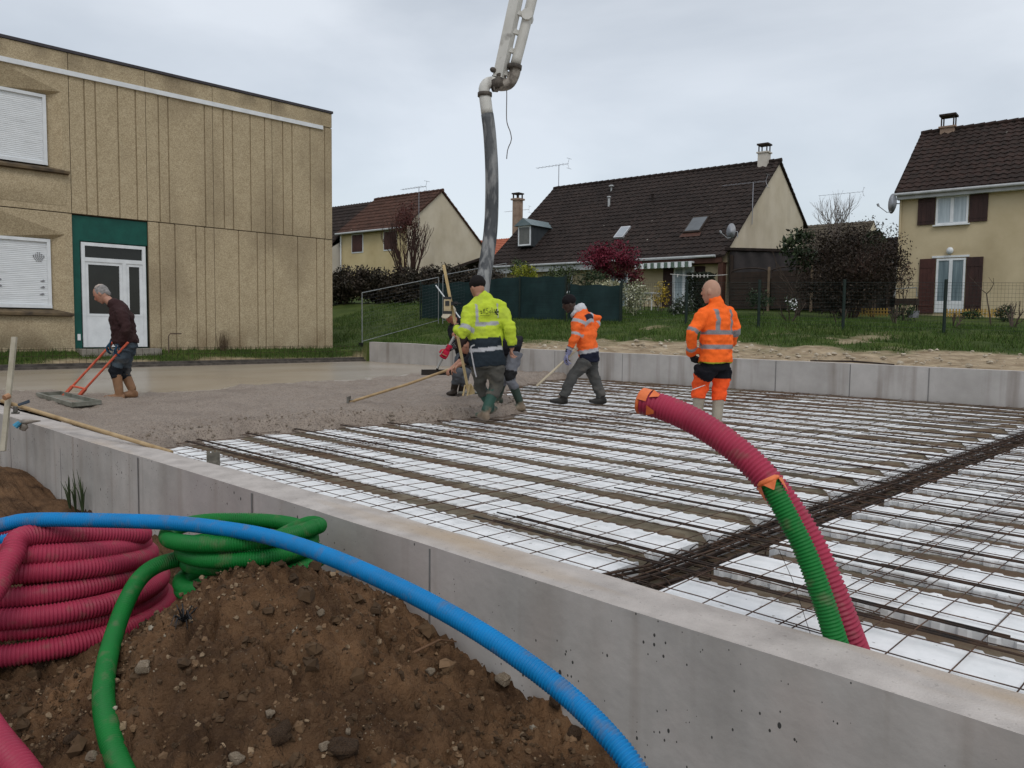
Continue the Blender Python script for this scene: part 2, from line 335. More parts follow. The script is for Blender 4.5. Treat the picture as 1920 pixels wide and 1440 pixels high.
big = [(270, 1268, 3.05, .045, 0, 'yellowish flat stone in the left flank of the mound beside the green pipe'),
       (520, 1395, 2.45, .062, 4, 'big brown clod at the foot of the mound near the picture bottom'),
       (640, 1412, 2.42, .062, 3, 'rounded tan clod beside the white stone at the mound foot'),
       (608, 1408, 2.45, .026, 1, 'upright white stone between the two big clods'),
       (445, 1425, 2.4, .030, 2, 'pale yellow stone left of the big brown clod'),
       (653, 1374, 2.55, .020, 0, 'small white stone above the tan clod at the mound foot'),
       (507, 1342, 2.6, .024, 1, 'white angular stone above the big brown clod'),
       (808, 1266, 3.0, .022, 2, 'lone white stone on the right slope of the mound'),
       (945, 1280, 2.72, .05, 0, 'cream broken stone at the wall foot under the blue pipe'),
       (930, 1262, 2.78, .07, 3, 'dark clod stuck behind the cream stone at the wall foot'),
       (602, 1160, 3.2, .022, 1, 'pale pebble near the mound top'), (172, 1425, 2.65, .024, 2, 'white pebble just left of the green pipe at the bottom'),
       (1080, 1385, 2.5, .045, 5, 'dark clod at the wall foot near the blue pipe end'), (1040, 1330, 2.62, .04, 4, 'dark clod beside the wall under the blue pipe'),
       (135, 1395, 2.75, .03, 3, 'small brown clod between the red and green pipes')]
used = set()
def soil_hit(px, py):
    d = ray(px, py)
    for D in np.linspace(1.6, 9, 1500):
        P = CAM+d*(D/(d@FH))
        if P[2] < soil_at(P[0], P[1]): return P
    return P
for px, py, D, s, k, lab in big:
    P = soil_hit(px, py); put_stone(protos[k], P[0], P[1], s, lab, k not in used); used.add(k)
for k in range(6):
    if k not in used: bpy.data.objects.remove(protos[k])
# fine scatter nobody could count
b = MB(); cb = []; 
for i in range(9500):
    x = R.uniform(-5.2, -1.4); y = R.uniform(.1, 2.4); s = .0035+.012*R.random()**4; s = s*(1+1.6*(i % 12 == 0))
    q = MB(); q.ell((x, y, soil_at(x, y)+s*.3), np.eye(3), (s*R.uniform(.8, 1.5), s, s*R.uniform(.6, 1)), 5, 4); V = q.v[0]; V = V+RNG.normal(0, s*.2, V.shape)
    b.add(V, q.f); g = R.random()*(.7 if i % 12 == 0 else 1); c = (.075, .044, .022) if g < .55 else ((.155, .094, .05) if g < .82 else ((.22, .155, .095) if g < .985 else (.30, .26, .2))); cb.append(np.tile(A(c)*R.uniform(.7, 1.25), (len(V), 1)))
M_grit = mat('grit', (1, 1, 1), attr=True, rough=.9, scale=30)
o = b.build('gravel', M_grit, loc=(0, 0, 0), col=np.vstack(cb)); tag(o, kind='stuff'); o['label'] = 'small crumbs of soil and gravel on the mound'
# roots and twig bits
M_root = mat('root', (.16, .09, .05), rough=.9)
P = soil_hit(775, 1228); P2 = soil_hit(870, 1212)
o = MB().tube([P+UP*.01, (P+P2)/2+UP*.05, P2+UP*.02], [.006, .005, .003], 6).build('root', M_root); tag(o, 'thin brown root sticking out of the right side of the mound', 'root')
M_black = mat('black plastic', (.012, .012, .013), (.03, .03, .032), 20, .6)
P = soil_hit(345, 1165); b = MB()
for i in range(26):
    d = A([R.uniform(-1, 1), R.uniform(-1, 1), R.uniform(-.2, 1.)])*.05; b.tube([P, P+d+UP*.02, P+d*1.5-UP*.03*R.random()], [.004, .003, .001], 4)
tag(b.build('plastic_scrap', M_black), 'frayed black plastic scrap on the left of the mound top', 'scrap')

# ================================================================== concrete walls
def wall_obj(name, x0, x1, y0, y1, z0, zt, joints, label, mf, mt, jf, wav=.009):
    xs = ticks([np.linspace(x0, x1, int((x1-x0)/.15)+2)]); n = len(xs); wv = wav*fbm(np.stack([xs*.9, xs*0, xs*0], 1), 3); zz = np.array([zt(x) for x in xs])+wav*.8*fbm(np.stack([xs*.7, xs*0+5, xs*0], 1), 3)
    w2 = wav*2.2*fbm(np.stack([xs*1.3, xs*0+9, xs*0], 1), 4)
    root = empty(name, ((x0+x1)/2, y0, z0), label, 'wall')
    def sheet(L): G = np.stack(L, 1); b = MB(); b.grid(G); return b
    lo = lambda y: np.stack([xs, y, xs*0+z0], 1); hi = lambda y: np.stack([xs, y, zz], 1)
    b = sheet([lo(xs*0+y0), hi(y0+wv)]); b.grid(np.stack([hi(y1+w2), lo(xs*0+y1)], 1))
    for i in (0, -1): b.quad(lo(xs*0+y0)[i], hi(y0+wv)[i], hi(y1+w2)[i], lo(xs*0+y1)[i])
    b.build('face', mf, root)
    sheet([hi(y0+wv), hi((y0+y1)/2+xs*0)+UP*.003, hi(y1+w2)]).build('top', mt, root, smooth=True)
    for x in joints:
        f = y0 if jf < 0 else y1; MB().box((x, f+jf*.0015, (z0+zt(x))/2-.004), (.014, .004, zt(x)-z0-.01)).build('joint', M_joint, root)
    return root
fw_top = lambda x: .10 if x > -3 else .10+(-3-x)*-.002
wall_obj('concrete_wall', -20.5, 3.5, 2.45, 2.72, -.9, fw_top, [-10.5, -8.67, -6.67, -4.75, -2.95, -1.19, .5], 'low concrete wall in the foreground with pitted face and pale top', M_conc, M_ctop, -1)
wall_obj('concrete_wall', -20.15, 3.5, 14.3, 14.55, -.6, wall_top, [-18.2, -16.3, -14.4, -12.6, -10.6, -8.6, -7.0, -5.6, -4.3, -2.9], 'streaked concrete wall along the far side of the slab below the dirt bank', M_cfar, M_ctop, -1)
b = MB().bb((-20.55, 2.72, -.4), (-20.35, 14.3, .16)); b.bb((-20.72, 2.6, -.4), (-20.56, 14.5, .22))
tag(b.build('edging', mat('dark edging', (.05, .042, .036), (.11, .095, .08), 6, .8, .4, 40, extra=lambda t, tc, c, p, h: mixc(t, rng(t, voro(t, tc, 2.5, 'Distance', (0, 1, 0)), .0, .03, .6, 0), c, (.25, .23, .2)))), 'dark damp concrete edging between wet slab and the grass strip', 'edging')

# ================================================================== joists, polystyrene, mesh
PITCHY, Y0, WID = .575, 2.885, .375; XC0, XC1 = -2.29, -1.98
def conc_edge(y):                       # x of the front of the poured concrete at y
    ys = [2.7, 3.0, 3.47, 4.1, 4.7, 5.4, 6.1, 6.6, 7.4, 8.0, 8.7, 9.3, 10.2, 11.5, 12.7, 14.3]; xs_ = [-7.2, -7.25, -7.5, -7.6, -7.55, -7.6, -7.35, -7.2, -7.05, -7.35, -8.1, -9.6, -9.9, -10.8, -11.4, -11.8]
    return np.interp(y, ys, xs_)+.10*fbm(np.stack([np.asarray(y, float)*2.1, np.asarray(y)*0, np.asarray(y)*0], -1).reshape(-1, 3), 3).reshape(np.shape(y))
def block_mesh(L):
    per, dep = .0985, .022; xs = []; d = []; n = int(L/per); per = L/n
    for i in range(n):
        for f, k in ((.02, 0), (.30, 0), (.42, 1), (.86, 1), (.98, 0)): xs.append((i+f)*per); d.append(k*dep)
    xs = [0]+xs+[L]; d = [0]+d+[0]; n = len(xs); z0, z1 = -.135, 0.
    top = [(x, dd-dep*0, z1) for x, dd in zip(xs, d)]; V = []; Fc = []
    near = [(x, k, 0) for x, k in zip(xs, d)]; far = [(x, WID-k, 0) for x, k in zip(xs, d)]
    mid1 = [(x, .03, 0) for x in xs]; mid2 = [(x, WID-.03, 0) for x in xs]
    rows = [[(p[0], p[1], z0) for p in near], [(p[0], p[1], -.006) for p in near], [(p[0], p[1]+.005, z1) for p in near], [(p[0], p[1], z1) for p in mid1], [(p[0], p[1], z1) for p in mid2], [(p[0], p[1]-.005, z1) for p in far], [(p[0], p[1], -.006) for p in far], [(p[0], p[1], z0) for p in far]]
    b = MB(); b.grid(A(rows)); m = len(rows)
    b.f.append(tuple(i*n for i in range(m))); b.f.append(tuple(i*n+n-1 for i in range(m))[::-1]); return b
BL = 1.2; proto = block_mesh(BL-.004).build('polystyrene_block', M_eps, loc=(0, 0, 0)); first = True; R = random.Random(5)
for k in range(20):
    y = Y0+k*PITCHY
    if y+WID > 14.29: break
    xe = float(conc_edge(A([y+.2]))[0])
    for side in (0, 1):
        j = 0
        while True:
            x = XC0-BL*(j+1) if side == 0 else XC1+BL*j
            if side == 0 and x+BL < xe+.1: break
            if side == 1 and (j > 2): break
            o = proto if first else proto.copy()
            if not first: COL.objects.link(o)
            first = False
            o.location = (x+R.uniform(-.004, .004), y+R.uniform(-.006, .006), R.uniform(-.006, .004)); o.rotation_euler = (R.uniform(-.006, .006), R.uniform(-.002, .002), R.uniform(-.003, .003))
            tag(o, 'white polystyrene block %s of the cage, %s strip from front wall, %s out' % ('left' if side == 0 else 'right', ORD[k], ORD[j]), 'polystyrene block', 'polystyrene blocks between the joists'); j += 1
jp = None
for k in range(21):
    y = Y0+k*PITCHY-.10
    for side in (0, 1):
        b = MB(); x0, x1 = (-12.6, XC0-.0) if side == 0 else (XC1+.05, 3.4); n = int((x1-x0)/.12); xs = np.linspace(x0, x1, n); h = (-.012 if side == 0 else -.030)+.0016*k; prof = [(-.135, -.16), (-.125, h-.012), (-.06, h-.002), (0, h), (.06, h-.002), (.125, h-.012), (.135, -.16)]
        G = A([[(x, y+p, z) for x in xs] for p, z in prof]); G[1:-1, :, 2] += .010*fbm(G[1:-1].reshape(-1, 3)*6, 3).reshape(5, n); G[1:-1, :, 1] += .010*fbm(G[1:-1].reshape(-1, 3)*3+4, 3).reshape(5, n)
        if side == 0: G[:, -1, 2] = np.minimum(G[:, -1, 2], -.13); G[2:5, -2, 2] += .02; G[2:5, -3, 2] += .02
        b.grid(G); o = b.build('concrete_joist', M_joist, smooth=True)
        tag(o, 'wet olive grey concrete joist %s of the cage, %s joist from the front wall' % ('left' if side == 0 else 'right', ORD[k] if k < 20 else 'last'), 'joist', 'concrete joists under the polystyrene')
struct(MB().bb((-20.4, 2.72, -.5), (3.5, 14.3, -.165)).build('slab_base', M_joist))
# welded mesh sheets
def mesh_sheet(x0, x1, y0, y1, z, label):
    b = MB(); rr = random.Random(int(x0*100+y0*10))
    for i in range(int((x1-x0)/.2)+1):
        x = x0+.05+i*.2; ys = np.linspace(y0, y1, 12); b.tube(np.stack([x+.006*fbm(np.stack([ys, ys*0+i, ys*0], 1), 2), ys, z+.007+.010*fbm(np.stack([ys*1.2, ys*0+i*3, ys*0+3], 1), 2)], 1), .0027, 5)
    for i in range(int((y1-y0)/.1917)+1):
        y = y0+.08+i*.19167; xs = np.linspace(x0, x1, 10); b.tube(np.stack([xs, y+.006*fbm(np.stack([xs, xs*0+i, xs*0], 1), 2), z+.010*fbm(np.stack([xs*1.2, xs*0+i*3, xs*0+5], 1), 2)], 1), .0027, 5)
    tag(b.build('welded_mesh', M_mesh, smooth=True), label, 'rebar mesh', 'welded mesh sheets over the polystyrene')
for (xa, xb, ln) in ((-12.2, -9.0, 'outermost left'), (-9.25, -6.3, 'nearest the wet concrete'), (-6.55, -3.65, 'in the middle'), (-3.95, -1.15, 'across the rebar cage'), (-1.42, 1.4, 'right of the cage')):
    for (ya, yb, lf) in ((2.70, 8.75, 'front'), (8.6, 14.25, 'far')):
        if xa < -12 and ya < 5: continue
        mesh_sheet(xa, xb, ya, yb, .016+.009*(abs(int(xa*10)) % 2)+(.006 if ya > 5 else 0), 'rusty welded mesh sheet %s, laid in the %s half of the floor' % (ln, lf))
# support bars on the joists
b = MB(); b.tube([(-1.45, 0, .03), (0, 0, .026), (1.45, 0, .03)], .0048, 6); b.tube([(-1.30, .022, .03), (0, .02, .028), (1.30, .024, .03)], .0042, 6); pb = b.build('support_bar', M_bar, loc=(0, 0, 0), smooth=True)
for k in range(20):
    y = Y0+k*PITCHY-.06
    if k == 0: y += .42
    for s, xc in ((0, -2.05), (1, -6.75)):
        if s and k > 9: continue
        o = pb if (k == 0 and s == 0) else pb.copy()
        if not (k == 0 and s == 0): COL.objects.link(o)
        o.location = (xc+R.uniform(-.1, .1), y+R.uniform(-.02, .02), R.uniform(0, .01)); o.rotation_euler = (0, 0, R.uniform(-.008, .008))
        tag(o, 'pair of dark support bars %s, %s row from front wall' % ('crossing the rebar cage' if s == 0 else 'under the fresh concrete edge', ORD[k]), 'support bar', 'dark support bars along the joists')
# rebar cage beam
root = empty('rebar_cage', (-2.14, 2.75, -.1), 'rusty rebar cage beam of long bars and stirrups running away from the front wall', 'rebar cage')
struct(MB().bb((XC0-.02, 2.73, -.164), (XC1+.03, 14.29, -.13)).build('beam_bottom', M_joist))
R = random.Random(8)
for x, z, r in ((-2.27, -.10, .010), (-2.22, -.02, .008), (-2.25, -.055, .008), (-2.17, -.105, .010), (-2.12, -.015, .008), (-2.07, -.06, .009), (-2.02, -.10, .010), (-2.04, -.02, .008), (-2.20, .006, .007)):
    ys = np.linspace(2.78, 14.2, 26); P = np.stack([x+.012*fbm(np.stack([ys*.8, ys*0+x*9, ys*0], 1), 2), ys, z+.010*fbm(np.stack([ys*.8, ys*0+x*5, ys*0+3], 1), 2)], 1)
    P[0] += A([0, .03, .035]) if z > -.05 else 0; MB().tube(P, r, 6).build('long_bar', M_bar, root, smooth=True)
st = None
for k in range(74):
    y = 2.84+k*.153+R.uniform(-.02, .02); w0, w1, h0, h1 = -2.29, -2.0, -.115, .004
    if k < 10 or st is None or True:
        t = R.uniform(-.03, .03); P = [(w0, y, h0), (w0-.004, y+t*.2, h1-.03), (w0+.03, y+t*.4, h1), (w1-.03, y+t*.8, h1), (w1+.004, y+t, h1-.03), (w1, y+t, h0), (w0+.02, y+t*.5, h0-.003)]
        MB().tube(P, .0042, 5).build('stirrup', M_bar, root, smooth=True)
# bits on the joists
M_clay = mat('terracotta scrap', (.30, .085, .05), (.42, .14, .09), 20, .9)
for px, py, lab in ((1178, 1035, 'broken terracotta bit on the front joist left of the cage'), (1555, 1000, 'terracotta scrap on the joist beside the upright pipes'), (1365, 1072, 'small red brick bit near the cage end')):
    P = atz(px, py, -.06); b = MB(); b.ell(P, np.eye(3), (.032, .02, .016), 8, 5); b.v[0] += RNG.normal(0, .004, b.v[0].shape); tag(b.build('brick_scrap', M_clay), lab, 'brick scrap')

# ================================================================== poured concrete
cx = ticks([np.linspace(-20.36, -14.6, 40), np.linspace(-14.6, -6.5, 330)]); cy = np.linspace(2.715, 14.3, 380)
KX, KY = np.meshgrid(cx, cy, indexing='ij'); E_ = conc_edge(cy)[None, :]; dist = E_-KX
P3 = np.stack([KX, KY, KX*0], -1).reshape(-1, 3)
smx = np.interp(cy, [2.7, 3.9, 4.3, 5, 6.6, 8.2, 9.5, 11.2, 11.7, 14.3], [-14.6, -13.9, -12.5, -12.5, -13.1, -13.2, -13.6, -14.2, -13.6, -14.8])[None, :]
n1 = fbm(P3*1.5, 3).reshape(KX.shape); wet = sstep(.12, -.12, KX-smx+.25*n1)
f1 = fbm(P3*9., 3).reshape(KX.shape); f2 = np.abs(fbm(P3*26., 2, .7)).reshape(KX.shape)
drop = sstep(-.02, .42, dist+.07*fbm(P3*5+3, 3).reshape(KX.shape)+.05*f1)
near_edge = sstep(1.5, .1, dist)
Z = -.16+.265*drop+(1-wet)*drop*(.018*f1+.016*f2+.020*n1+.012*fbm(P3*A([1.2, 4.5, 1])+7, 3).reshape(KX.shape)+near_edge*(.022*f1+.025*f2))-.012*(1-wet)*0
Z = np.where(dist < -.5, -.3, Z)
ok = dist > -.6
idx = -np.ones(KX.shape, int); idx[ok] = np.arange(ok.sum()); Fs = []
q = ok[:-1, :-1] & ok[1:, :-1] & ok[:-1, 1:] & ok[1:, 1:]; ii, jj = np.nonzero(q)
b = MB(); b.add(np.stack([KX, KY, Z], -1)[ok], list(zip(idx[ii, jj].tolist(), idx[ii+1, jj].tolist(), idx[ii+1, jj+1].tolist(), idx[ii, jj+1].tolist())))
struct(b.build('concrete_slab', M_slab, loc=(0, 0, 0), smooth=True, attrs={'wet': wet[ok]}))
# loose aggregate along the pour's edge
b = MB(); R = random.Random(9)
for i in range(2600):
    y = R.uniform(2.75, 9.2); x = float(np.interp(y, cy, conc_edge(cy)))-abs(R.gauss(0, .35))+.12; s = .006+.008*R.random(); i0 = min(np.searchsorted(cx, x), len(cx)-1); j0 = min(np.searchsorted(cy, y), len(cy)-1)
    q = MB(); q.ell((x, y, max(Z[i0, j0], -.07)+s*.4), np.eye(3), (s*1.2, s, s*.8), 5, 4); b.add(q.v[0]+RNG.normal(0, s*.15, q.v[0].shape), q.f)
o = b.build('aggregate', mat('aggregate', (.15, .115, .085), (.26, .215, .17), 30, .8), loc=(0, 0, 0)); tag(o, kind='stuff'); o['label'] = 'loose gravel at the edge of the fresh concrete'
# spill under the workers
# ================================================================== corrugated pipes
def plastic(name, c, rough=.45): return mat(name, tuple(x*.88 for x in c), tuple(min(1, x*1.1) for x in c), 5, rough, spec=.28, rough2=rough+.25, extra=lambda t, tc, cc, p, h: mixc(t, rng(t, noise(t, tc, 16., None, 8), .55, .72, 0, .4), cc, (.17, .12, .085)))
M_red = plastic('red plastic', (.345, .030, .068)); M_green = plastic('green plastic', (.004, .15, .024)); M_blue = plastic('blue plastic', (.0, .19, .47)); M_orange = mat('orange tape', (.62, .13, .035), (.75, .19, .06), 25, .5, .2, 60)
M_dark = mat('dark inside', (.008, .008, .008), rough=.9)
def corr(path, r, pitch, dep, n=18):
    P = spline(path, pitch/4); k = np.arange(len(P)) % 4; rr = r-dep*A([0, .12, 1., .88])[k]
    return P, rr
def pipe(name, path, r, pitch, dep, m, label, cat='pipe', n=18, group=None):
    P, rr = corr(path, r, pitch, dep); b = MB(); b.tube(P, rr, n, caps=False); b.tube(P[::8], r*.8, 12, caps=False)
    o = b.build(name, m, smooth=True); return tag(o, label, cat, group)
blue = [(-60, 1003, 4.35), (0, 985, 3.87), (60, 975, 3.85), (200, 976, 3.82), (330, 981, 3.75), (450, 996, 3.62), (520, 1011, 3.52), (600, 1037, 3.3), (700, 1079, 3.05), (800, 1128, 2.85), (900, 1185, 2.68), (1000, 1253, 2.52), (1080, 1318, 2.4), (1150, 1390, 2.28), (1200, 1456, 2.2), (1255, 1545, 2.12), (1300, 1640, 2.08)]
pre = [(60, 1004, 4.3), (10, 1013, 4.25), (-70, 1030, 4.15), (-128, 1036, 4.02), (-140, 1022, 3.92), (-80, 1002, 3.88)]
pipe('corrugated_pipe', [J(*p) for p in pre+blue[1:]],   .0362, .0125, .006, M_blue, 'bright blue corrugated pipe arching over the coils and down along the wall')
# red coil and its loose end
R = random.Random(4); c0 = A([-4.83, 1.215]); ro = [(R.uniform(-.03, .03), R.uniform(-.03, .03), R.uniform(-.028, .028), R.uniform(0, 6.3)) for _ in range(8)]; path = []
for t in np.linspace(0, 6.5*2*math.pi, 156, endpoint=False):
    L = t/(2*math.pi); rad = .785-.028*L+.02*math.sin(t*.5+1)+(-.05 if int(L) == 4 else 0); a = -t-math.pi; q = ro[int(L)]; z = -.44+L*.074-.11*(L/6.5)*(math.cos(a)*FH[0]+math.sin(a)*FH[1])+.010*math.sin(a*2+L*2)+q[2]*math.cos(a-q[3])
    path.append((c0[0]+q[0]+rad*math.cos(a), c0[1]+q[1]+rad*math.sin(a), z))
path = list(np.apply_along_axis(lambda v: np.convolve(np.pad(v, 3, 'edge'), np.ones(7)/7, 'valid'), 0, A(path)))
tail = [J(58, 1004, 3.82), J(22, 1042, 3.68), J(-8, 1100, 3.53), J(-50, 1160, 3.35), J(-88, 1225, 3.15), J(-78, 1275, 2.95), J(-48, 1325, 2.8), J(-10, 1385, 2.62), J(38, 1445, 2.5), J(85, 1520, 2.4), J(130, 1620, 2.35)]
pipe('pipe_coil', path[:-2]+tail, .054, .0165, .0068, M_red, 'big red corrugated pipe coil lying on the soil left of the mound', 'pipe coil')
# green coil
c1 = A([-3.76, 1.90]); path = []
for t in np.linspace(0, 7.4*2*math.pi, 177, endpoint=False):
    L = t/(2*math.pi); li = int(L+.25); rr = random.Random(li*13+2); rad = rr.uniform(.41, .48); a = t-1.2; tl = rr.uniform(-.13, .13); td = rr.uniform(0, 6.3)
    z = -.40+L*.078+tl*math.cos(a-td)*.75+.02*math.sin(a*3+L); path.append((c1[0]+rr.uniform(-.05, .05)+rad*math.cos(a), c1[1]+rr.uniform(-.04, .04)+rad*.90*math.sin(a), z))
path = list(np.apply_along_axis(lambda v: np.convolve(np.pad(v, 4, 'edge'), np.ones(9)/9, 'valid'), 0, A(path)))
e_ = path[-1]; path += [(e_[0]-.16, e_[1]+.02, e_[2]-.03), (e_[0]-.34, e_[1]-.06, e_[2]-.13), (e_[0]-.45, e_[1]-.2, e_[2]-.26)]
pipe('pipe_coil', [J(664, 1104, 4.0), J(640, 1108, 4.05), J(600, 1120, 4.15), J(540, 1135, 4.35)]+path[6:], .0405, .0115, .0055, M_green, 'smaller green corrugated pipe coil piled between the red coil and the wall', 'pipe coil', n=16)
pipe('corrugated_pipe', [J(345, 1045, 3.95), J(295, 1060, 3.85), J(262, 1085, 3.75), J(236, 1130, 3.6), J(214, 1190, 3.42), J(199, 1250, 3.12), J(194, 1310, 2.92), J(203, 1370, 2.76), J(222, 1430, 2.64), J(262, 1510, 2.48), J(310, 1610, 2.35)], .0405, .0115, .0055, M_green, 'green corrugated pipe end running down the left flank of the mound')
# upright pipes standing in the slab
def nrm_(v): return v/np.linalg.norm(v)
up = [J(1622, 1275, 2.86), J(1596, 1205, 2.82), J(1560, 1110, 2.84), J(1515, 1010, 2.9), J(1455, 920, 2.98), J(1395, 855, 3.07), J(1320, 800, 3.18), J(1255, 768, 3.28), J(1203, 752, 3.35)]
o = pipe('upright_pipe', up, .0555, .0165, .007, M_red, 'thick red corrugated pipe rising from the slab and bending left, end taped orange'); n = len(spline(up, .01)); P = spline(up, .01)
b = MB(); d = (P[-1]-P[-6]); d /= np.linalg.norm(d); e1_ = nrm_(np.cross(d, UP)); b.ell(P[-1], (e1_, np.cross(e1_, d), d), (.057, .057, .016), 16, 8)
sA = nrm_(np.cross(d, UP)); sB = np.cross(sA, d); G = A([[c_+(sA*math.cos(q)+sB*math.sin(q))*.0585 for q in np.linspace(.35, 2.9, 14)] for c_ in P[-5:]]); b.grid(G)
for k in range(2):
    a = 2.2+k*1.3; s = np.cross(d, UP); s /= np.linalg.norm(s); t2 = np.cross(s, d); q = s*math.cos(a)+t2*math.sin(a); w_ = np.cross(d, q)*.024
    c = P[-6]; b.add([c+q*.0605-w_, c+q*.0605+w_, c-d*.035+q*.061+w_*.3, c-d*.035+q*.061-w_*.3], [(0, 1, 2, 3)])
b.build('tape_cap', M_orange, o, smooth=True)
gp = [J(1600, 1290, 2.76), J(1572, 1215, 2.73), J(1545, 1130, 2.75), J(1512, 1040, 2.79), J(1480, 975, 2.83), J(1440, 900, 2.88)]
o2 = pipe('upright_pipe', gp, .0405, .0125, .0052, M_green, 'green corrugated pipe leaning on the upright red pipe, end taped orange'); P = spline(gp, .01); d = P[-1]-P[-5]; d /= np.linalg.norm(d)
b = MB(); b.tube([P[-1]-d*.012, P[-1], P[-1]+d*.008], [.043, .043, .030], 16); s = np.cross(d, UP); s /= np.linalg.norm(s); t2 = np.cross(s, d)
for k in range(5):
    a = .2+k*2*math.pi/5; q = s*math.cos(a)+t2*math.sin(a); w_ = np.cross(d, q)*.026; c = P[-1]-d*.01; L = .055 if k % 2 else .03
    b.add([c+q*.044-w_, c+q*.044+w_, c-d*L+q*.046+w_*.08, c-d*L+q*.046-w_*.08], [(0, 1, 2, 3)])
b.build('tape_cap', M_orange, o2, smooth=True)
M_cord = mat('cord', (.55, .53, .5), rough=.8)
s0, s1 = J(1240, 752, 3.3), J(1322, 722, 8.9)
tag(MB().tube([s0+(s1-s0)*t-UP*.35*t*(1-t)*0 for t in np.linspace(0, 1, 12)], [.0022]*6+[.004]*6, 5).build('pull_cord', M_cord), 'white pull cord from the red pipe end towards the orange worker', 'cord')
tag(MB().tube([J(1460, 1030, 2.88), J(1485, 1085, 2.85), J(1500, 1130, 2.84), J(1520, 1190, 2.83)], .0011, 4).build('tie_wire', M_bar), 'thin tie wire hanging beside the upright green pipe', 'wire')

# ================================================================== school building (facade x = -22)
FX = -22.
def fy(x, y): P = onpl(x, y, A([FX, 0, 0]), A([1., 0, 0])); return P[1], P[2]
def x_agg(t, tc, c, p, h):
    v = voro(t, tc, 55., 'Color'); d = mixc(t, rng(t, v, .1, .9), (.24, .18, .105), (.58, .48, .32)); c = mixc(t, .62, c, d)
    v2 = N(t, 'ShaderNodeMath', operation='GREATER_THAN'); t.links.new(voro(t, tc, 42., 'Color'), v2.inputs[0]); v2.inputs[1].default_value = .9; c = mixc(t, mul(t, v2.outputs[0], .7), c, (.50, .42, .29))
    c = mixc(t, rng(t, noise(t, tc, .55, (1, 1.0, .75), 6), .48, .78, 0, .6), c, (.155, .115, .072))
    sp = N(t, 'ShaderNodeSeparateXYZ'); t.links.new(tc.outputs['Object'], sp.inputs[0])
    c = mixc(t, mul(t, rng(t, sp.outputs[2], 6.9, 7.45, 0, .8), rng(t, noise(t, tc, 1.1, None, 5), .45, .7)), c, (.05, .038, .025))
    low = mul(t, rng(t, sp.outputs[2], .9, .1, 0, .7), rng(t, noise(t, tc, 1.3, None, 5), .45, .75)); return mixc(t, low, c, (.16, .10, .05))
M_agg = mat('exposed aggregate', (.37, .295, .185), (.47, .385, .255), 3., .9, .6, 130, spec=.2, bdist=.01, extra=x_agg)
M_dirty = mat('dirty concrete', (.055, .042, .03), (.16, .115, .065), 3., .92, .5, 60)
M_gap = mat('groove', (.085, .062, .038), rough=.95)
M_white = mat('white pvc', (.62, .64, .65), (.72, .74, .75), 4, .4, spec=.4)
M_shut = mat('shutter slats', (.62, .64, .65), (.70, .72, .73), 3, .5, stretch=(1, 1, 4), extra=lambda t, tc, c, p, h: mixc(t, rng(t, noise(t, tc, 2., (1, .6, 7), 5), .6, .75, 0, .35), c, (.30, .30, .29)))
def glass(name, c=(.012, .013, .012), rough=.06): return mat(name, c, rough=rough, spec=.4)
M_glass = glass('glass'); M_teal = mat('teal board', (.004, .062, .048), (.006, .085, .064), 4, .5)
M_metal = mat('zinc', (.42, .43, .45), (.52, .53, .55), 4, .4, metal=.4)
BZ = .44; jy = [fy(*p)[0] for p in ((128, 150), (278.5, 480), (402.5, 500), (512, 480), (623.5, 500))]; jy = [jy[0]]+jy[1:]
topz = fy(400, 158.4)[1]; midz = fy(450, 432)[1]; railz = fy(400, 196)[1]
step = jy[2]-jy[1]
bl = empty('school_building', (FX, jy[4]-8, BZ), 'two storey tan exposed aggregate building with a white rail along its top', 'building')
ys0 = -16.
MB().bb((FX-11, ys0, .2), (FX-.40, jy[4]-.02, topz-.06)).bb((FX-.40, jy[1]+.01, .2), (FX-.052, jy[4]-.02, topz-.06)).bb((FX-.40, ys0, midz-.03), (FX-.06, jy[1], midz+.03)).build('wall', M_gap, bl)
b = MB(); b.bb((FX-11, ys0, topz-.05), (FX+.03, jy[4]+.03, topz+.02)); b.build('roof_edge', mat('bitumen', (.05, .045, .05), rough=.7), bl)
def panel(y0, y1, z0, z1, gr, name='wall_panel'):
    b = MB(); e = [y0+.008]; 
    for g in gr: e += [y0+g*(y1-y0)-.018, y0+g*(y1-y0)+.018]
    e.append(y1-.008)
    for i in range(0, len(e), 2): b.bb((FX-.05, e[i], z0+.012), (FX, e[i+1], z1-.012))
    for g in gr: b.bb((FX-.05, y0+g*(y1-y0)-.019, z0+.02), (FX-.034, y0+g*(y1-y0)+.019, z1-.02))
    return b.build(name, M_agg, bl)
ug = [.18, .32, .62, .88]; lg = [.16, .39, .71, .85]
for i in range(1, 4):
    panel(jy[i], jy[i+1], midz, railz+.05, [.17, .32, .62, .87] if i > 1 else [.18, .32, .87]); panel(jy[i], jy[i+1], railz+.05, topz-.05, [], 'parapet_panel')
    if i > 0: panel(jy[i], jy[i+1], BZ-.3, midz, [.4, .72, .86] if i > 1 else lg)
panel(jy[0], jy[1], midz, railz+.05, [.19, .33, .62, .86]); panel(jy[0], jy[1], railz+.05, topz-.05, [], 'parapet_panel')
MB().box((FX+.02, (ys0+jy[4]-.35)/2, railz), (.07, jy[4]-.35-ys0, .115)).build('rail', M_white, bl)
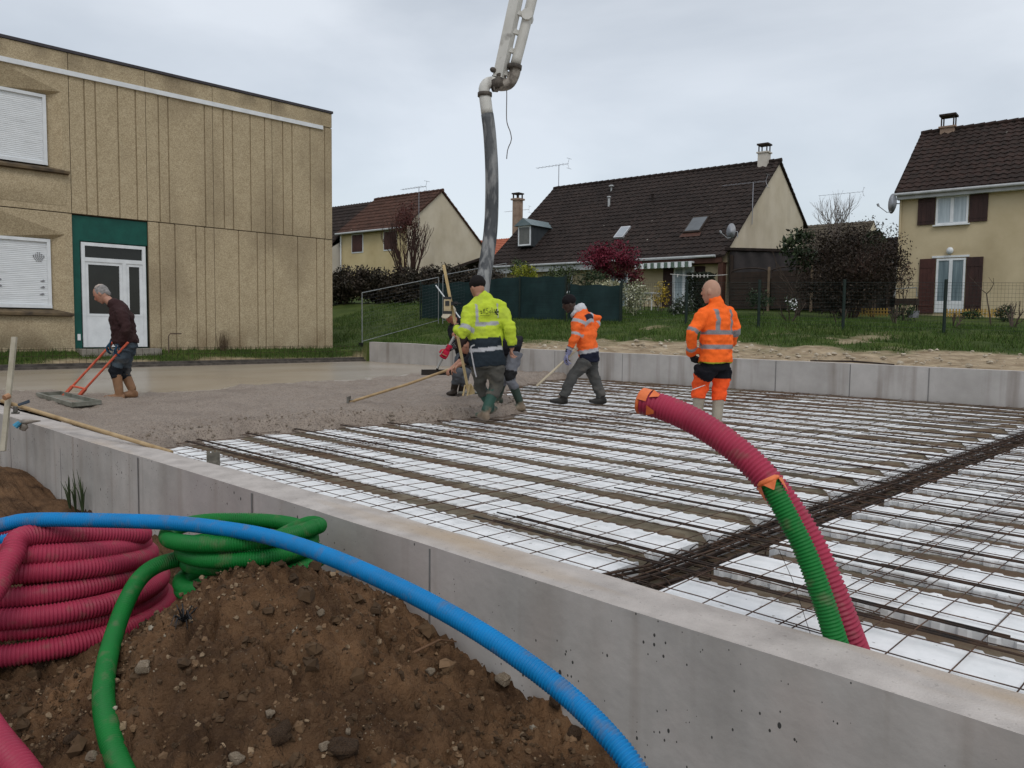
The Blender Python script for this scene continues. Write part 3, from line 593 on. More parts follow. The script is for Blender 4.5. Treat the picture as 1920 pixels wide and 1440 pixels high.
# window bay (left): openings measured on the facade
W = []
for (tr, br, lip_r, lip_l, sill_r, sill_l, tl0) in (((88.5, 176), (93, 309), (117, 173), (0, 124), (125, 323), (0, 305), 0), ((97, 448), (101, 578), (125, 440), (0, 408), (133, 589), (0, 581), 0)):
    yr, zt = fy(*tr); _, zb = fy(*br); W.append((yr, zt, zb, fy(*lip_r), fy(*lip_l), fy(*sill_r), fy(*sill_l)))
wy0 = jy[0]-3.9
for k, (yr, zt, zb, lr, ll, sr, sl_) in enumerate(W):
    z0, z1 = (midz, railz+.05) if k == 0 else (BZ-.3, midz); zt_l = zt; yl = yr-2.35; b = MB(); y1 = jy[0]-.008; y0 = wy0
    # panel with a splayed opening
    yo = yr+.30; zo = max(zt+.10, lr[1]); hh = min(.62, z1-.07-zo); zu = zb-.12; rec = FX-.20
    b.bb((FX-.05, yo, z0+.012), (FX, y1, z1-.012)); b.bb((FX-.05, y0, z0+.012), (FX, yl-.3, z1-.012)); b.bb((FX-.05, yl-.3, zo+hh), (FX, yo, z1-.012)); b.bb((FX-.05, yl-.3, z0+.012), (FX, yo, zu))
    b.add([(FX, yo, zu), (FX, yo, zo), (rec, yr, zt), (rec, yr, zb)], [(0, 1, 2, 3)]); b.add([(FX, yl-.3, zu), (FX, yl-.3, zo), (rec, yl, zt), (rec, yl, zb)], [(0, 3, 2, 1)])
    ym = (yo+yl-.3)/2; b.add([(FX, yo, zo), (FX, ym, zo+hh), (rec, ym, zt), (rec, yr, zt)], [(0, 1, 2, 3)]); b.add([(FX, yl-.3, zo), (FX, ym, zo+hh), (rec, ym, zt), (rec, yl, zt)], [(0, 3, 2, 1)])
    b.add([(FX-.001, yo, zo), (FX-.001, yo, zo+hh+.01), (FX-.001, ym, zo+hh+.01), (FX-.001, ym, zo+hh)], [(0, 1, 2, 3)]); b.add([(FX-.001, yl-.3, zo), (FX-.001, yl-.3, zo+hh+.01), (FX-.001, ym, zo+hh+.01), (FX-.001, ym, zo+hh)], [(0, 3, 2, 1)])
    b.build('wall_panel', M_agg, bl)
    if k == 0: panel(y0, jy[0], railz+.05, topz-.05, [], 'parapet_panel')
    sb = MB(); sb.add([(rec-.02, yl, zb-.005), (FX+.14, yl-.25, zu+.0), (FX+.14, yo+.12, zu), (rec-.02, yr, zb-.005), (FX-.02, yl-.25, zu-.08), (FX-.02, yo+.12, zu-.08), (FX+.14, yl-.25, zu-.06), (FX+.14, yo+.12, zu-.06)], [(0, 1, 2, 3), (1, 6, 7, 2), (6, 4, 5, 7), (2, 7, 5, 3)])
    # curved drip below the sill
    ys = np.linspace(yl-.2, yo+.05, 20); G = A([[(FX+.005+.07*math.sin(math.pi*t)*(1-.6*abs(2*(y-ym)/(yo-yl))**2), y, zu-.09-.75*t) for y in ys] for t in np.linspace(0, 1, 10)]); 
    MB().grid(G).build('apron', M_agg, bl, smooth=True)
    sb.build('sill', M_dirty, bl)
    fr = MB(); t = .075; X0 = rec+.01
    fr.bb((X0, yl, zt-t), (X0+.07, yr, zt)); fr.bb((X0, yl, zb), (X0+.09, yr, zb+t)); fr.bb((X0, yr-t, zb+t), (X0+.07, yr, zt-t)); fr.bb((X0, yl, zb+t), (X0+.07, yl+t, zt-t)); wf = fr.build('window', M_white, bl)
    n = int((zt-zb-2*t)/.045); zz = np.linspace(zb+t, zt-t, n*3+1); prof = A([0, .006, .005])[np.arange(n*3+1) % 3]; G = A([[(X0+.02+p, y, z) for y in (yl+t, yr-t)] for z, p in zip(zz, prof)]); MB().grid(G).build('roller_shutter', M_shut, wf)
    if k == 1:                           # dotted print on the lower shutter
        b = MB(); rows = [(0, 2), (1, 4), (2, 6), (3, 6), (4, 5), (5, 4), (6, 3)]; cy_, cz_ = fy(76, 481)
        for r_, n_ in rows:
            for q in range(n_): b.bb((X0+.036, cy_+(q-(n_-1)/2)*.045-.013, cz_+.10-r_*.034-.010), (X0+.039, cy_+(q-(n_-1)/2)*.045+.013, cz_+.10-r_*.034+.010))
        b.build('printed_dots', mat('print', (.16, .16, .17), rough=.7), wf)
        b = MB()
        for y_, z_ in ((84, 526), (84, 538), (83, 551), (2, 523), (3, 535)):
            cy2, cz2 = fy(y_, z_); b.add([(X0+.037, cy2-.07, cz2-.02), (X0+.037, cy2+.02, cz2-.03), (X0+.037, cy2+.05, cz2), (X0+.037, cy2+.015, cz2+.03)], [(0, 1, 2, 3)])
        b.build('scuff', mat('scuff', (.22, .22, .23), rough=.8), wf)
# door bay
dy0, dy1 = jy[0]+.06, jy[1]; dl, dtop = fy(153, 453); dr, _ = fy(274, 463); db = BZ+.12; dX = FX-.12
b = MB(); b.bb((dX-.06, jy[0]+.0, BZ-.2), (dX-.03, dy1, midz-.01)); b.bb((dX-.03, jy[0]+.005, BZ), (dX+.06, dl-.03, midz-.012)); b.bb((dX-.03, dl-.03, dtop+.03), (dX+.06, dy1-.005, midz-.012)); b.build('teal_surround', M_teal, bl)
b = MB(); b.bb((FX-.3, jy[0], BZ-.2), (FX+.5, dy1+.1, BZ+.08)); b.build('doorstep', mat('step concrete', (.2, .18, .15), (.3, .27, .23), 4, .9), bl)
fr = MB(); X0, X1 = dX-.0, dX+.07; t = .085; ztr = fy(156, 489)[1]; trt = fy(160, 460)[1]
fr.bb((X0, dl, db), (X1, dl+t, dtop)); fr.bb((X0, dr-t, db), (X1, dr, dtop)); fr.bb((X0, dl+t, dtop-t), (X1, dr-t, dtop)); fr.bb((X0, dl+t, ztr), (X1, dr-t, ztr+.10)); dm = dl+(dr-dl)*.655; fr.bb((X0, dm-.045, db), (X1, dm+.045, ztr)); dz = db+.80
door = fr.build('door', M_white, bl)
b = MB(); b.bb((X0-.005, dl+t, db), (X1-.025, dm-.045, dz)); b.bb((X0-.005, dm+.045, db), (X1-.025, dr-t, dz)); sw = .075
for (p, q) in ((dl+t, dm-.045), (dm+.045, dr-t)): b.bb((X0, p, dz), (X1-.02, p+sw, ztr)); b.bb((X0, q-sw, dz), (X1-.02, q, ztr)); b.bb((X0, p+sw, ztr-sw), (X1-.02, q-sw, ztr)); b.bb((X0, p+sw, dz), (X1-.018, q-sw, dz+.06))
b.build('door_leaf', M_white, door)
g = MB()
for (p, q, z0, z1) in ((dl+t+sw, dm-.045-sw, dz+.06, ztr-sw), (dm+.045+sw, dr-t-sw, dz+.06, ztr-sw), (dl+t, dr-t, ztr+.1, dtop-t)): g.bb((X0+.005, p, z0), (X0+.015, q, z1))
g.build('pane', M_glass, door)
cy_, cz_ = fy(149, 633); MB().bb((dX+.062, cy_-.03, cz_-.07), (dX+.085, cy_+.04, cz_+.09)).build('intercom', M_white, bl)
P = atz(412, 650, .42); b = MB()
for i in range(60):
    a = random.uniform(0, 6.28); q = A([FX+.12+random.uniform(-.06, .1), fy(415, 620)[0]+random.gauss(0, .07), BZ-.02]); b.tube([q, q+A([.03*math.cos(a), .06*math.sin(a), random.uniform(.25, .62)])], [.006, .002], 3)
tag(b.build('dead_weed', mat('dead weed', (.09, .06, .035), (.15, .1, .06), 9, .9)), 'dry brown weed standing against the tan building wall', 'weed')
P0 = fy(308, 654); b = MB().tube([(FX+.3, P0[0], .3), (FX+.3, P0[0], P0[1]+.35), (FX+.3, P0[0]+.05, P0[1]+.42), (FX+.3, P0[0]+.35, P0[1]+.42)], .018, 6)
tag(b.build('standpipe', mat('rusty pipe', (.12, .085, .06), rough=.8)), 'thin bent pipe rising by the wall right of the white door', 'pipe')
# low construction mesh along the edging
b = MB(); R = random.Random(6)
ys = np.linspace(2.8, 14.3, 80); zt_ = .56+.02*fbm(np.stack([ys, ys*0, ys*0], 1), 2)
for zz in (0, -.16): b.tube(np.stack([ys*0-20.62, ys, zt_+zz], 1), .004, 4)
for y in ys[::1]: b.tube([(-20.62, y, .1), (-20.62+R.uniform(-.01, .01), y+R.uniform(-.02, .02), .6)], .0035, 4)
tag(b.build('wire_mesh', M_bar), 'low dark wire mesh strip standing in front of the tan building', 'wire mesh')

# ================================================================== houses
def HW(o, pu, pv, z): return A([o[0]+HU[0]*pu+HV[0]*pv, o[1]+HU[1]*pu+HV[1]*pv, z])
def x_tile(c1, c2, lich):
    def f(t, tc, c, p, h):
        c = mixc(t, rng(t, voro(t, tc, 5., 'Color'), .1, .9), c1, c2); c = mixc(t, rng(t, noise(t, tc, .5, None, 6), .45, .7, 0, .6), c, tuple(x*.75 for x in c1))
        v = voro(t, tc, 2.0); n2 = noise(t, tc, .8); k = N(t, 'ShaderNodeMath', operation='LESS_THAN'); t.links.new(v, k.inputs[0]); t.links.new(rng(t, n2, .5, .8, 0, lich), k.inputs[1]); return mixc(t, mul(t, k.outputs[0], .8), c, (.34, .32, .28))
    return f
M_tile_b = mat('dark brown tiles', (.03, .02, .016), rough=.85, spec=.2, bump=.3, bscale=30, extra=x_tile((.020, .0145, .0125), (.038, .026, .022), .16))
M_tile_g = mat('brown red tiles', (.03, .02, .016), rough=.85, spec=.2, bump=.3, bscale=30, extra=x_tile((.023, .016, .013), (.044, .025, .02), .16))
M_tile_r = mat('red brown tiles', (.06, .03, .02), rough=.85, spec=.2, extra=x_tile((.050, .026, .018), (.092, .044, .031), .1))
M_tile_o = mat('orange tiles', (.30, .085, .045), (.40, .13, .07), 5, .85)
def render(name, c1, c2): return mat(name, c1, c2, .8, .92, .25, 60, spec=.15, extra=lambda t, tc, c, p, h: mixc(t, rng(t, noise(t, tc, .7, (1, 1, .5), 6), .52, .75, 0, .4), c, (c1[0]*.62, c1[1]*.6, c1[2]*.58)))
M_ren_y = render('ochre render', (.46, .375, .235), (.54, .45, .295)); M_ren_c = render('cream render', (.52, .45, .335), (.60, .53, .415)); M_ren_y2 = render('yellow render', (.47, .37, .20), (.55, .45, .26)); M_ren_w = render('pale render', (.52, .48, .42), (.58, .54, .48))
M_brown = mat('brown shutters', (.028, .013, .011), (.05, .022, .018), 6, .6, stretch=(1, 1, .2)); M_brownr = mat('reddish shutters', (.05, .018, .014), (.075, .028, .022), 6, .6); M_wood = mat('dark timber', (.019, .0125, .009), (.038, .024, .017), 5, .8, stretch=(1, 1, .3)); M_fascia = mat('brown fascia', (.055, .022, .014), (.08, .034, .022), 5, .7)
M_gut = mat('grey gutter', (.34, .35, .35), (.45, .46, .46), 3, .5); M_curt = mat('curtained glass', (.28, .33, .36), (.44, .5, .53), 2.2, .12, spec=.5, stretch=(5, 5, .3)); M_curt2 = mat('grey curtained glass', (.10, .14, .16), (.20, .26, .28), 2., .15, spec=.5, stretch=(5, 5, .3))
M_chim = mat('chimney render', (.22, .15, .11), (.33, .24, .18), 3, .9, .3, 40)
def roof_slope(o, u0, u1, v0, z0, v1, z1, m, parent, row=.31, wave=.30, th=.06, name='roof', seed=0):
    n = max(4, int(math.hypot(v1-v0, z1-z0)/row)); k = int((u1-u0)/wave*4)+1; us = np.linspace(u0, u1, k); wv = .026*(np.sin(np.arange(k)*math.pi/2)); nrm = A([0, -(z1-z0), (v1-v0)]); nrm = nrm/np.linalg.norm(nrm)*(1 if v1 > v0 else -1)
    b = MB(); L = []
    for i in range(n):
        for f, hgt in ((0, .035), (1, .0)):
            t = (i+f)/n; v = v0+(v1-v0)*t; z = z0+(z1-z0)*t; jit = .006*RNG.normal(size=k); hh = hgt+wv+jit
            L.append([HW(o, u, v+nrm[1]*h, z+nrm[2]*h) for u, h in zip(us, hh)])
    b.grid(A(L)); s = (1 if v1 > v0 else -1)
    ca = [HW(o, u0, v0, z0-th), HW(o, u1, v0, z0-th), HW(o, u1, v1, z1-th), HW(o, u0, v1, z1-th)]; b.add(ca, [(0, 1, 2, 3)])
    b.add([ca[0], ca[1], L[0][-1], L[0][0]], [(0, 1, 2, 3)]); b.add([ca[1], ca[2], L[-1][-1], L[0][-1]], [(0, 1, 2, 3)]); b.add([ca[0], ca[3], L[-1][0], L[0][0]], [(0, 1, 2, 3)])
    return b.build(name, m, parent)
def ridge(o, u0, u1, v, z, m, parent):
    b = MB(); n = int((u1-u0)/.4)
    for i in range(n):
        a = u0+(u1-u0)*i/n; c = u0+(u1-u0)*(i+1)/n+.03; b.tube([HW(o, a, v, z+.0), HW(o, c, v, z+.02)], [.10, .115], 8)
    return b.build('ridge_tiles', m, parent)
def hbox(b, o, u0, u1, v0, v1, z0, z1):
    P = [HW(o, u, v, z) for z in (z0, z1) for v in (v0, v1) for u in (u0, u1)]; return b.add(P, [(0, 2, 3, 1), (4, 5, 7, 6), (0, 1, 5, 4), (2, 6, 7, 3), (0, 4, 6, 2), (1, 3, 7, 5)])
def house_wall(o, u0, u1, ve, z0, ze, vr, zr, vb, zb, mf, mg, root, eps=0.):
    b = MB(); b.add([HW(o, u0, 0, z0), HW(o, u1, 0, z0), HW(o, u1, 0, ze), HW(o, u0, 0, ze)], [(0, 1, 2, 3)]); b.build('front_wall', mf, root)
    g = MB()
    for u in (u0, u1): g.add([HW(o, u, 0, z0), HW(o, u, 0, ze), HW(o, u, vr, zr), HW(o, u, vb, zb), HW(o, u, vb, z0)], [(0, 1, 2, 3, 4)])
    g.add([HW(o, u0, vb, z0), HW(o, u1, vb, z0), HW(o, u1, vb, zb), HW(o, u0, vb, zb)], [(0, 3, 2, 1)]); g.build('gable_wall', mg, root)
def window(o, u0, u1, z0, z1, root, panes=2, mg=None, proud=.05, sill=True, low=0., fw=.075):
    b = MB(); d = -proud; hbox(b, o, u0, u0+fw, d, .02, z0, z1); hbox(b, o, u1-fw, u1, d, .02, z0, z1); hbox(b, o, u0+fw, u1-fw, d, .02, z1-fw, z1); hbox(b, o, u0+fw, u1-fw, d, .02, z0, z0+fw+low)
    for k in range(1, panes): c = u0+(u1-u0)*k/panes; hbox(b, o, c-.06, c+.06, d-.01, .02, z0+fw+low, z1-fw)
    if sill: hbox(b, o, u0-.08, u1+.08, d-.08, .0, z0-.05, z0-.002)
    f = b.build('window', M_white, root); g = MB(); hbox(g, o, u0+fw, u1-fw, -.015, .0, z0+fw+low, z1-fw); g.build('pane', mg or M_curt, f); return f
def shutter(o, u0, u1, z0, z1, root, m=None):
    b = MB(); n = 4
    for k in range(n): hbox(b, o, u0+(u1-u0)*k/n+.003, u0+(u1-u0)*(k+1)/n-.003, -.06, -.02, z0, z1)
    for z in (z0+.15*(z1-z0), z1-.15*(z1-z0)): hbox(b, o, u0+.02, u1-.02, -.075, -.06, z-.04, z+.04)
    hbox(b, o, u0+.002, u1-.002, -.05, -.025, z0+.002, z1-.002); return b.build('shutter', m or M_brown, root)
def gutter(o, u0, u1, v, z, root, m=M_gut): return MB().tube([HW(o, u0, v, z), HW(o, u1, v, z)], .062, 10).build('gutter', m, root)
def chimney(o, u, v, z0, z1, w_, m, root, cap=.35):
    b = MB(); hbox(b, o, u-w_/2, u+w_/2, v-w_/2, v+w_/2, z0, z1); hbox(b, o, u-w_/2-.06, u+w_/2+.06, v-w_/2-.06, v+w_/2+.06, z1-.07, z1-.001); c = b.build('chimney', m, root)
    b = MB()
    for a in (-1, 1):
        for e_ in (-1, 1): hbox(b, o, u+a*(w_/2-.04)-.025, u+a*(w_/2-.04)+.025, v+e_*(w_/2-.04)-.025, v+e_*(w_/2-.04)+.025, z1, z1+cap-.08)
    hbox(b, o, u-w_/2-.05, u+w_/2+.05, v-w_/2-.05, v+w_/2+.05, z1+cap-.08, z1+cap); b.build('chimney_cowl', M_wood, c)
def aerial(o, u, v, z0, z1, L, label, dirv=None, n=9):
    d = HU if dirv is None else dirv; P0 = HW(o, u, v, z0); P1 = HW(o, u, v, z1); r = empty('tv_aerial', P0, label, 'aerial'); M_ = mat('aerial metal', (.28, .28, .3), rough=.5, metal=.6)
    MB().tube([P0, P1], .022, 6).build('mast', M_, r); b = MB().tube([P1-d*L*.72, P1+d*L*.3], .012, 5); x = np.cross(d, UP)
    for k in range(n): c = P1-d*L*.7+d*L*k/n; b.tube([c-x*(.18+.015*k), c+x*(.18+.015*k)], .007, 4)
    c = P1+d*L*.28; b.tube([c, c+d*.1+UP*.3], .012, 4); b.tube([c, c+d*.1-UP*.3], .012, 4)
    for s in (-.3, .3): b.tube([c+d*.1+UP*s-x*.25, c+d*.1+UP*s+x*.25], .01, 4)
    b.build('antenna_boom', M_, r); return r
def dish(P, face, label, r=.38):
    rt = empty('satellite_dish', P, label, 'satellite dish'); f = A(face, float); f /= np.linalg.norm(f); x = np.cross(f, UP); x /= np.linalg.norm(x); y = np.cross(x, f); M_ = mat('dish grey', (.3, .31, .33), (.4, .41, .43), 4, .5); b = MB(); rings = [(P-f*.08+f*.14*(k/6)**2, x, y, r*max(k, .2)/6, r*1.08*max(k, .2)/6) for k in range(7)]; b.ering(rings, 18); b.build('reflector', M_, rt, smooth=True)
    MB().tube([P-y*r*.8, P-y*r*.95+f*.25, P-y*.25*r+f*.62], .018, 5).tube([P-y*.3*r+f*.6, P-y*.02*r+f*.66], .045, 6).build('feed_arm', M_, rt); MB().tube([P-f*.08, P-f*.3, P-f*.32-UP*.25], .025, 6).build('bracket', M_, rt); return rt
# ---- right house
o = J(1683, 470, 33.); zg = 1.7; r = empty('right_house', (o[0], o[1], zg), 'ochre two storey house with brown shutters and a mossy tiled roof', 'house'); r.name = 'ochre_house'
house_wall(o, 0, 11, 0, zg, 7.0, 3.75, 9.9, 7.5, 7.0, M_ren_y, M_ren_y, r)
roof_slope(o, -.12, 11.2, -.42, 6.82, 3.75, 10.0, M_tile_g, r, row=.34); roof_slope(o, -.12, 11.2, 7.9, 6.82, 3.75, 10.0, M_tile_g, r, row=.34); ridge(o, -.12, 11.2, 3.75, 10.0, M_tile_g, r)
b = MB(); hbox(b, o, -.05, 11.1, -.34, -.30, 6.55, 6.78); b.build('fascia', M_gut, r); gutter(o, -.1, 11.2, -.44, 6.74, r)
b = MB(); hbox(b, o, -.05, 11.1, -.30, -.002, 6.56, 6.60); b.build('soffit', M_white, r)
window(o, 1.36, 2.50, 5.46, 6.58, r); shutter(o, .70, 1.33, 5.50, 6.62, r); shutter(o, 2.53, 3.16, 5.50, 6.62, r); b = MB(); hbox(b, o, 1.3, 2.56, -.06, 0, 6.6, 6.66); b.build('lintel', M_white, r)
window(o, 1.47, 2.50, 1.99, 4.12, r, mg=M_curt2, sill=False, low=.38); shutter(o, .86, 1.44, 1.95, 4.14, r, M_brownr); shutter(o, 2.53, 3.10, 1.95, 4.14, r, M_brown); b = MB(); hbox(b, o, 1.30, 2.62, -.06, 0, 4.16, 4.24); b.build('lintel', M_white, r)
b = MB().ell(HW(o, 1.94, -.12, 4.42), np.eye(3), (.13, .11, .14), 10, 8); b.build('wall_lamp', M_white, r, smooth=True)
chimney(o, .95, 3.75, 9.7, 10.12, .55, M_chim, r, .52)
MB().tube([HW(o, .06, -.08, 6.7), HW(o, .06, -.08, zg)], .045, 8).build('downpipe', M_ren_y, r)
dish(HW(o, -.22, -.05, 6.45), RT*-.97+FH*.02, 'satellite dish at the eave corner of the ochre house')
for k, (u, z0_, L) in enumerate(((.25, 2.2, 1.),)):
    pass
# lean-to left of the ochre house
r2 = empty('carport', HW(o, -1.6, 1.5, 1.9), 'dark timber carport against the left side of the ochre house', 'carport')
roof_slope(o, -3.2, -.14, .2, 4.25, 5.2, 5.65, M_tile_b, r2); b = MB(); hbox(b, o, -3.1, -.16, .6, .66, 1.8, 4.1); b.build('shade_panel', mat('carport shade', (.022, .02, .018), (.04, .034, .028), 3, .9), r2)  # near-black sheet behind the posts: carport shade put into its colour
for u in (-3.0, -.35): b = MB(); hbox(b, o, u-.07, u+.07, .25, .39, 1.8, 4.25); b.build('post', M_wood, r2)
# ---- middle house
o = J(1362, 520, 37.); zg = 2.0; r = empty('brown_roofed_house', (o[0], o[1], zg), 'cream house with a huge dark brown tiled roof and striped awning', 'house')
house_wall(o, -14.2, 0, 0, zg, 4.9, 6.05, 9.82, 10.0, 7.3, M_ren_y, M_ren_c, r)
roof_slope(o, -14.3, .12, -.55, 4.60, 6.05, 9.95, M_tile_b, r, row=.36); roof_slope(o, -14.3, .12, 10.5, 7.0, 6.05, 9.95, M_tile_b, r, row=.36); ridge(o, -14.3, .12, 6.05, 9.95, M_tile_b, r)
b = MB(); hbox(b, o, -6.6, -.02, -.5, -.44, 4.28, 4.56); hbox(b, o, -6.6, .05, -.44, -.003, 4.26, 4.30); b.build('fascia', M_fascia, r); b = MB(); hbox(b, o, -14.25, -6.62, -.52, -.46, 4.22, 4.50); b.build('fascia', M_gut, r); gutter(o, -14.3, -.3, -.60, 4.58, r)
b = MB(); hbox(b, o, -.22, .02, -.46, -.1, 2., 4.28); b.build('corner_post', M_fascia, r)
window(o, -2.66, -1.62, 2.12, 4.18, r, mg=M_curt, sill=False, low=.3); shutter(o, -3.24, -2.7, 2.12, 4.18, r); shutter(o, -1.58, -1.05, 2.12, 4.18, r); window(o, -6.2, -5.2, 2.3, 4.0, r, mg=M_curt2); shutter(o, -5.15, -4.75, 2.3, 4.05, r); window(o, -9.75, -8.6, 3.1, 4.05, r, mg=M_glass)
b = MB(); hbox(b, o, -9.85, -8.5, -.12, .0, 4.06, 4.24); b.build('shutter_box', M_white, r)
aw = MB(); hbox(aw, o, -4.45, -1.38, -.75, -.06, 4.30, 4.38); a = aw.build('awning', M_white, r); M_ag = mat('awning green', (.10, .14, .11), rough=.8); n = 17
us = np.linspace(-4.45, -1.38, n*4+1); G = A([[HW(o, u, -.77-.015*math.sin(i*math.pi/2), z) for i, u in enumerate(us)] for z in (4.37, 4.2)]+[[HW(o, u, -.77, 4.13-.03*abs(math.sin(i*math.pi/4))) for i, u in enumerate(us)]])
va = MB().grid(G).build('valance', M_white, a); va.data.materials.append(M_ag)
for i, f in enumerate(va.data.polygons): f.material_index = ((i % (n*4))//4) % 2
def rp(u, t, lift=0.): # point on the front slope
    v = -.55+6.6*t; z = 4.60+5.35*t; n_ = A([-5.35, 6.6])/math.hypot(5.35, 6.6); return HW(o, u, v+n_[0]*lift, z+n_[1]*lift)
def skylight(u0, u1, t0, t1, mg):
    b = MB(); b.add([rp(u0, t0, .02), rp(u1, t0, .02), rp(u1, t1, .02), rp(u0, t1, .02), rp(u0, t0, .13), rp(u1, t0, .13), rp(u1, t1, .13), rp(u0, t1, .13)], [(0, 1, 5, 4), (1, 2, 6, 5), (2, 3, 7, 6), (3, 0, 4, 7), (4, 5, 6, 7)]); f = b.build('skylight', M_wood if mg is M_gg else M_metal, r)
    e_ = .07; k = (t1-t0)*.08; g = MB(); g.add([rp(u0+e_, t0+k, .136), rp(u1-e_, t0+k, .136), rp(u1-e_, t1-k, .136), rp(u0+e_, t1-k, .136)], [(0, 1, 2, 3)]); g.build('pane', mg, f)
M_skyg = mat('sky glass', (.22, .25, .28), (.28, .31, .34), 2, .12, spec=.7)
M_gg = mat('dark roof glass', (.05, .058, .065), (.075, .085, .095), 2, .12, spec=.6); skylight(-2.76, -1.85, .235, .40, M_gg); skylight(-6.72, -6.15, .235, .355, M_skyg)
b = MB(); b.add([rp(-2.85, .20, .05), rp(-1.75, .20, .05), rp(-1.78, .235, .06), rp(-2.8, .235, .06)], [(0, 1, 2, 3)]); b.build('flashing', M_fascia, r)
# dormer
du, dw = -12.28, .50; P = rp(du, .225); zb = 5.75; vf = .55; hbx = MB(); hbox(hbx, o, du-dw, du+dw, vf, vf+2., zb, zb+1.2); dmr = hbx.build('dormer', mat('slate cladding', (.03, .036, .038), (.045, .05, .055), 5, .7), r)
b = MB(); zt = zb+1.2
b.add([HW(o, du-dw-.14, vf-.2, zt-.05), HW(o, du, vf-.2, zt+.38), HW(o, du+dw+.14, vf-.2, zt-.05), HW(o, du-dw-.14, vf+2.3, zt-.05), HW(o, du, vf+2.3, zt+.38), HW(o, du+dw+.14, vf+2.3, zt-.05)], [(0, 1, 4, 3), (1, 2, 5, 4), (0, 2, 1), (3, 4, 5), (0, 3, 5, 2)]); b.build('dormer_roof', mat('zinc roof', (.10, .14, .15), (.15, .19, .2), 3, .4), dmr)
b = MB(); hbox(b, o, du-dw+.06, du-dw+.13, vf-.05, vf+.01, zb+.05, zt-.05); hbox(b, o, du+dw-.13, du+dw-.06, vf-.05, vf+.01, zb+.05, zt-.05); hbox(b, o, du-dw+.13, du+dw-.13, vf-.05, vf+.01, zb+.05, zb+.13); hbox(b, o, du-dw+.13, du+dw-.13, vf-.05, vf+.01, zt-.13, zt-.05); b.build('dormer_window', M_white, dmr); b = MB(); hbox(b, o, du-dw+.12, du+dw-.12, vf-.03, vf-.01, zb+.12, zt-.12); b.build('dormer_pane', mat('grey pane', (.12, .12, .11), rough=.2), dmr)
b = MB(); P = rp(-8.8, .655); b.tube([P-UP*.1, P+UP*.45], .07, 8); b.ell(P+UP*.5, np.eye(3), (.13, .13, .06), 8, 5); P = rp(-9.5, .86); b.tube([P-UP*.1, P+UP*.2], .05, 8); b.ell(P+UP*.28, np.eye(3), (.16, .16, .07), 8, 5); b.build('roof_vent', M_gut, r); P = rp(-6.1, .67); MB().tube([P-UP*.1, P+UP*.3], .06, 8).ell(P+UP*.33, np.eye(3), (.1, .1, .05), 8, 5).build('roof_vent', M_tile_b, r)
chimney(o, -.75, 5.95, 9.4, 10.45, .5, M_ren_w, r, .42)
aerial(o, -13.9, 6.0, 9.8, 11.35, 2.4, 'tv aerial at the left end of the dark brown roof'); aerial(o, .12, 2.5, 6.3, 8.3, 2.2, 'tv aerial on a mast fixed to the cream gable', HU)
dish(HW(o, .25, -.1, 5.7), RT*-.93-FH*.38, 'satellite dish at the right eave of the dark brown roof', .34)
# carport and fence panels right of it
r2 = empty('carport', HW(o, 2.3, .2, 2.1), 'dark carport with hanging tarp right of the cream gable', 'carport')
b = MB(); b.add([HW(o, .02, -.3, 4.85), HW(o, 5.2, -.3, 4.45), HW(o, 5.2, 3, 4.45), HW(o, .02, 3, 4.85), HW(o, .02, -.3, 4.97), HW(o, 5.2, -.3, 4.57), HW(o, 5.2, 3, 4.57), HW(o, .02, 3, 4.97)], [(0, 1, 5, 4), (1, 2, 6, 5), (2, 3, 7, 6), (4, 5, 6, 7), (0, 3, 2, 1)]); b.build('roof', M_tile_b, r2)
us = np.linspace(.2, 3.3, 30); G = A([[HW(o, u, -.2+.05*math.sin(u*9)*(1-t*.5), 4.8-.07*u-1.25*t-(.1*math.sin(u*2) if t == 1 else 0)) for u in us] for t in (0, .3, .6, 1)]); MB().grid(G).build('tarp', mat('brown tarp', (.03, .025, .024), (.045, .037, .036), 3, .7), r2, smooth=True)
for u in (.35, 5.0): b = MB(); hbox(b, o, u-.07, u+.07, -.28, -.14, 1.9, 4.6); b.build('post', M_wood, r2)
b = MB(); hbox(b, o, .1, 6.2, 2.6, 2.7, 1.9, 4.6); b.build('shade_panel', mat('shed shade', (.02, .018, .016), (.032, .028, .024), 3, .9), r2)  # dark sheet closing the back, coloured to stand in for shade under the roof
for k in range(3):
    u = .55+k*1.85; fr_ = empty('timber_fence', HW(o, u+.9, -.9, 2.1), 'dark arched timber fence panel, %s to the right of the cream house' % ORD[k], 'fence panel', 'arched timber fence panels'); b = MB()
    for q in range(13):
        z0_ = 2.15+q*.125; b.add([], []); hbox(b, o, u+.06, u+1.74, -.9-.015*(q % 2), -.88-.015*(q % 2), z0_, z0_+.118)
    b.build('slats', M_wood, fr_); t_ = np.linspace(0, math.pi, 12); MB().tube([HW(o, u+.9-.85*math.cos(x), -.9, 3.75+.18*math.sin(x)) for x in t_], .035, 5).build('arched_rail', M_wood, fr_); b = MB(); hbox(b, o, u+1.76, u+1.85, -.95, -.86, 2., 3.95); b.build('post', mat('weathered post', (.12, .085, .055), (.18, .13, .09), 4, .9), fr_)
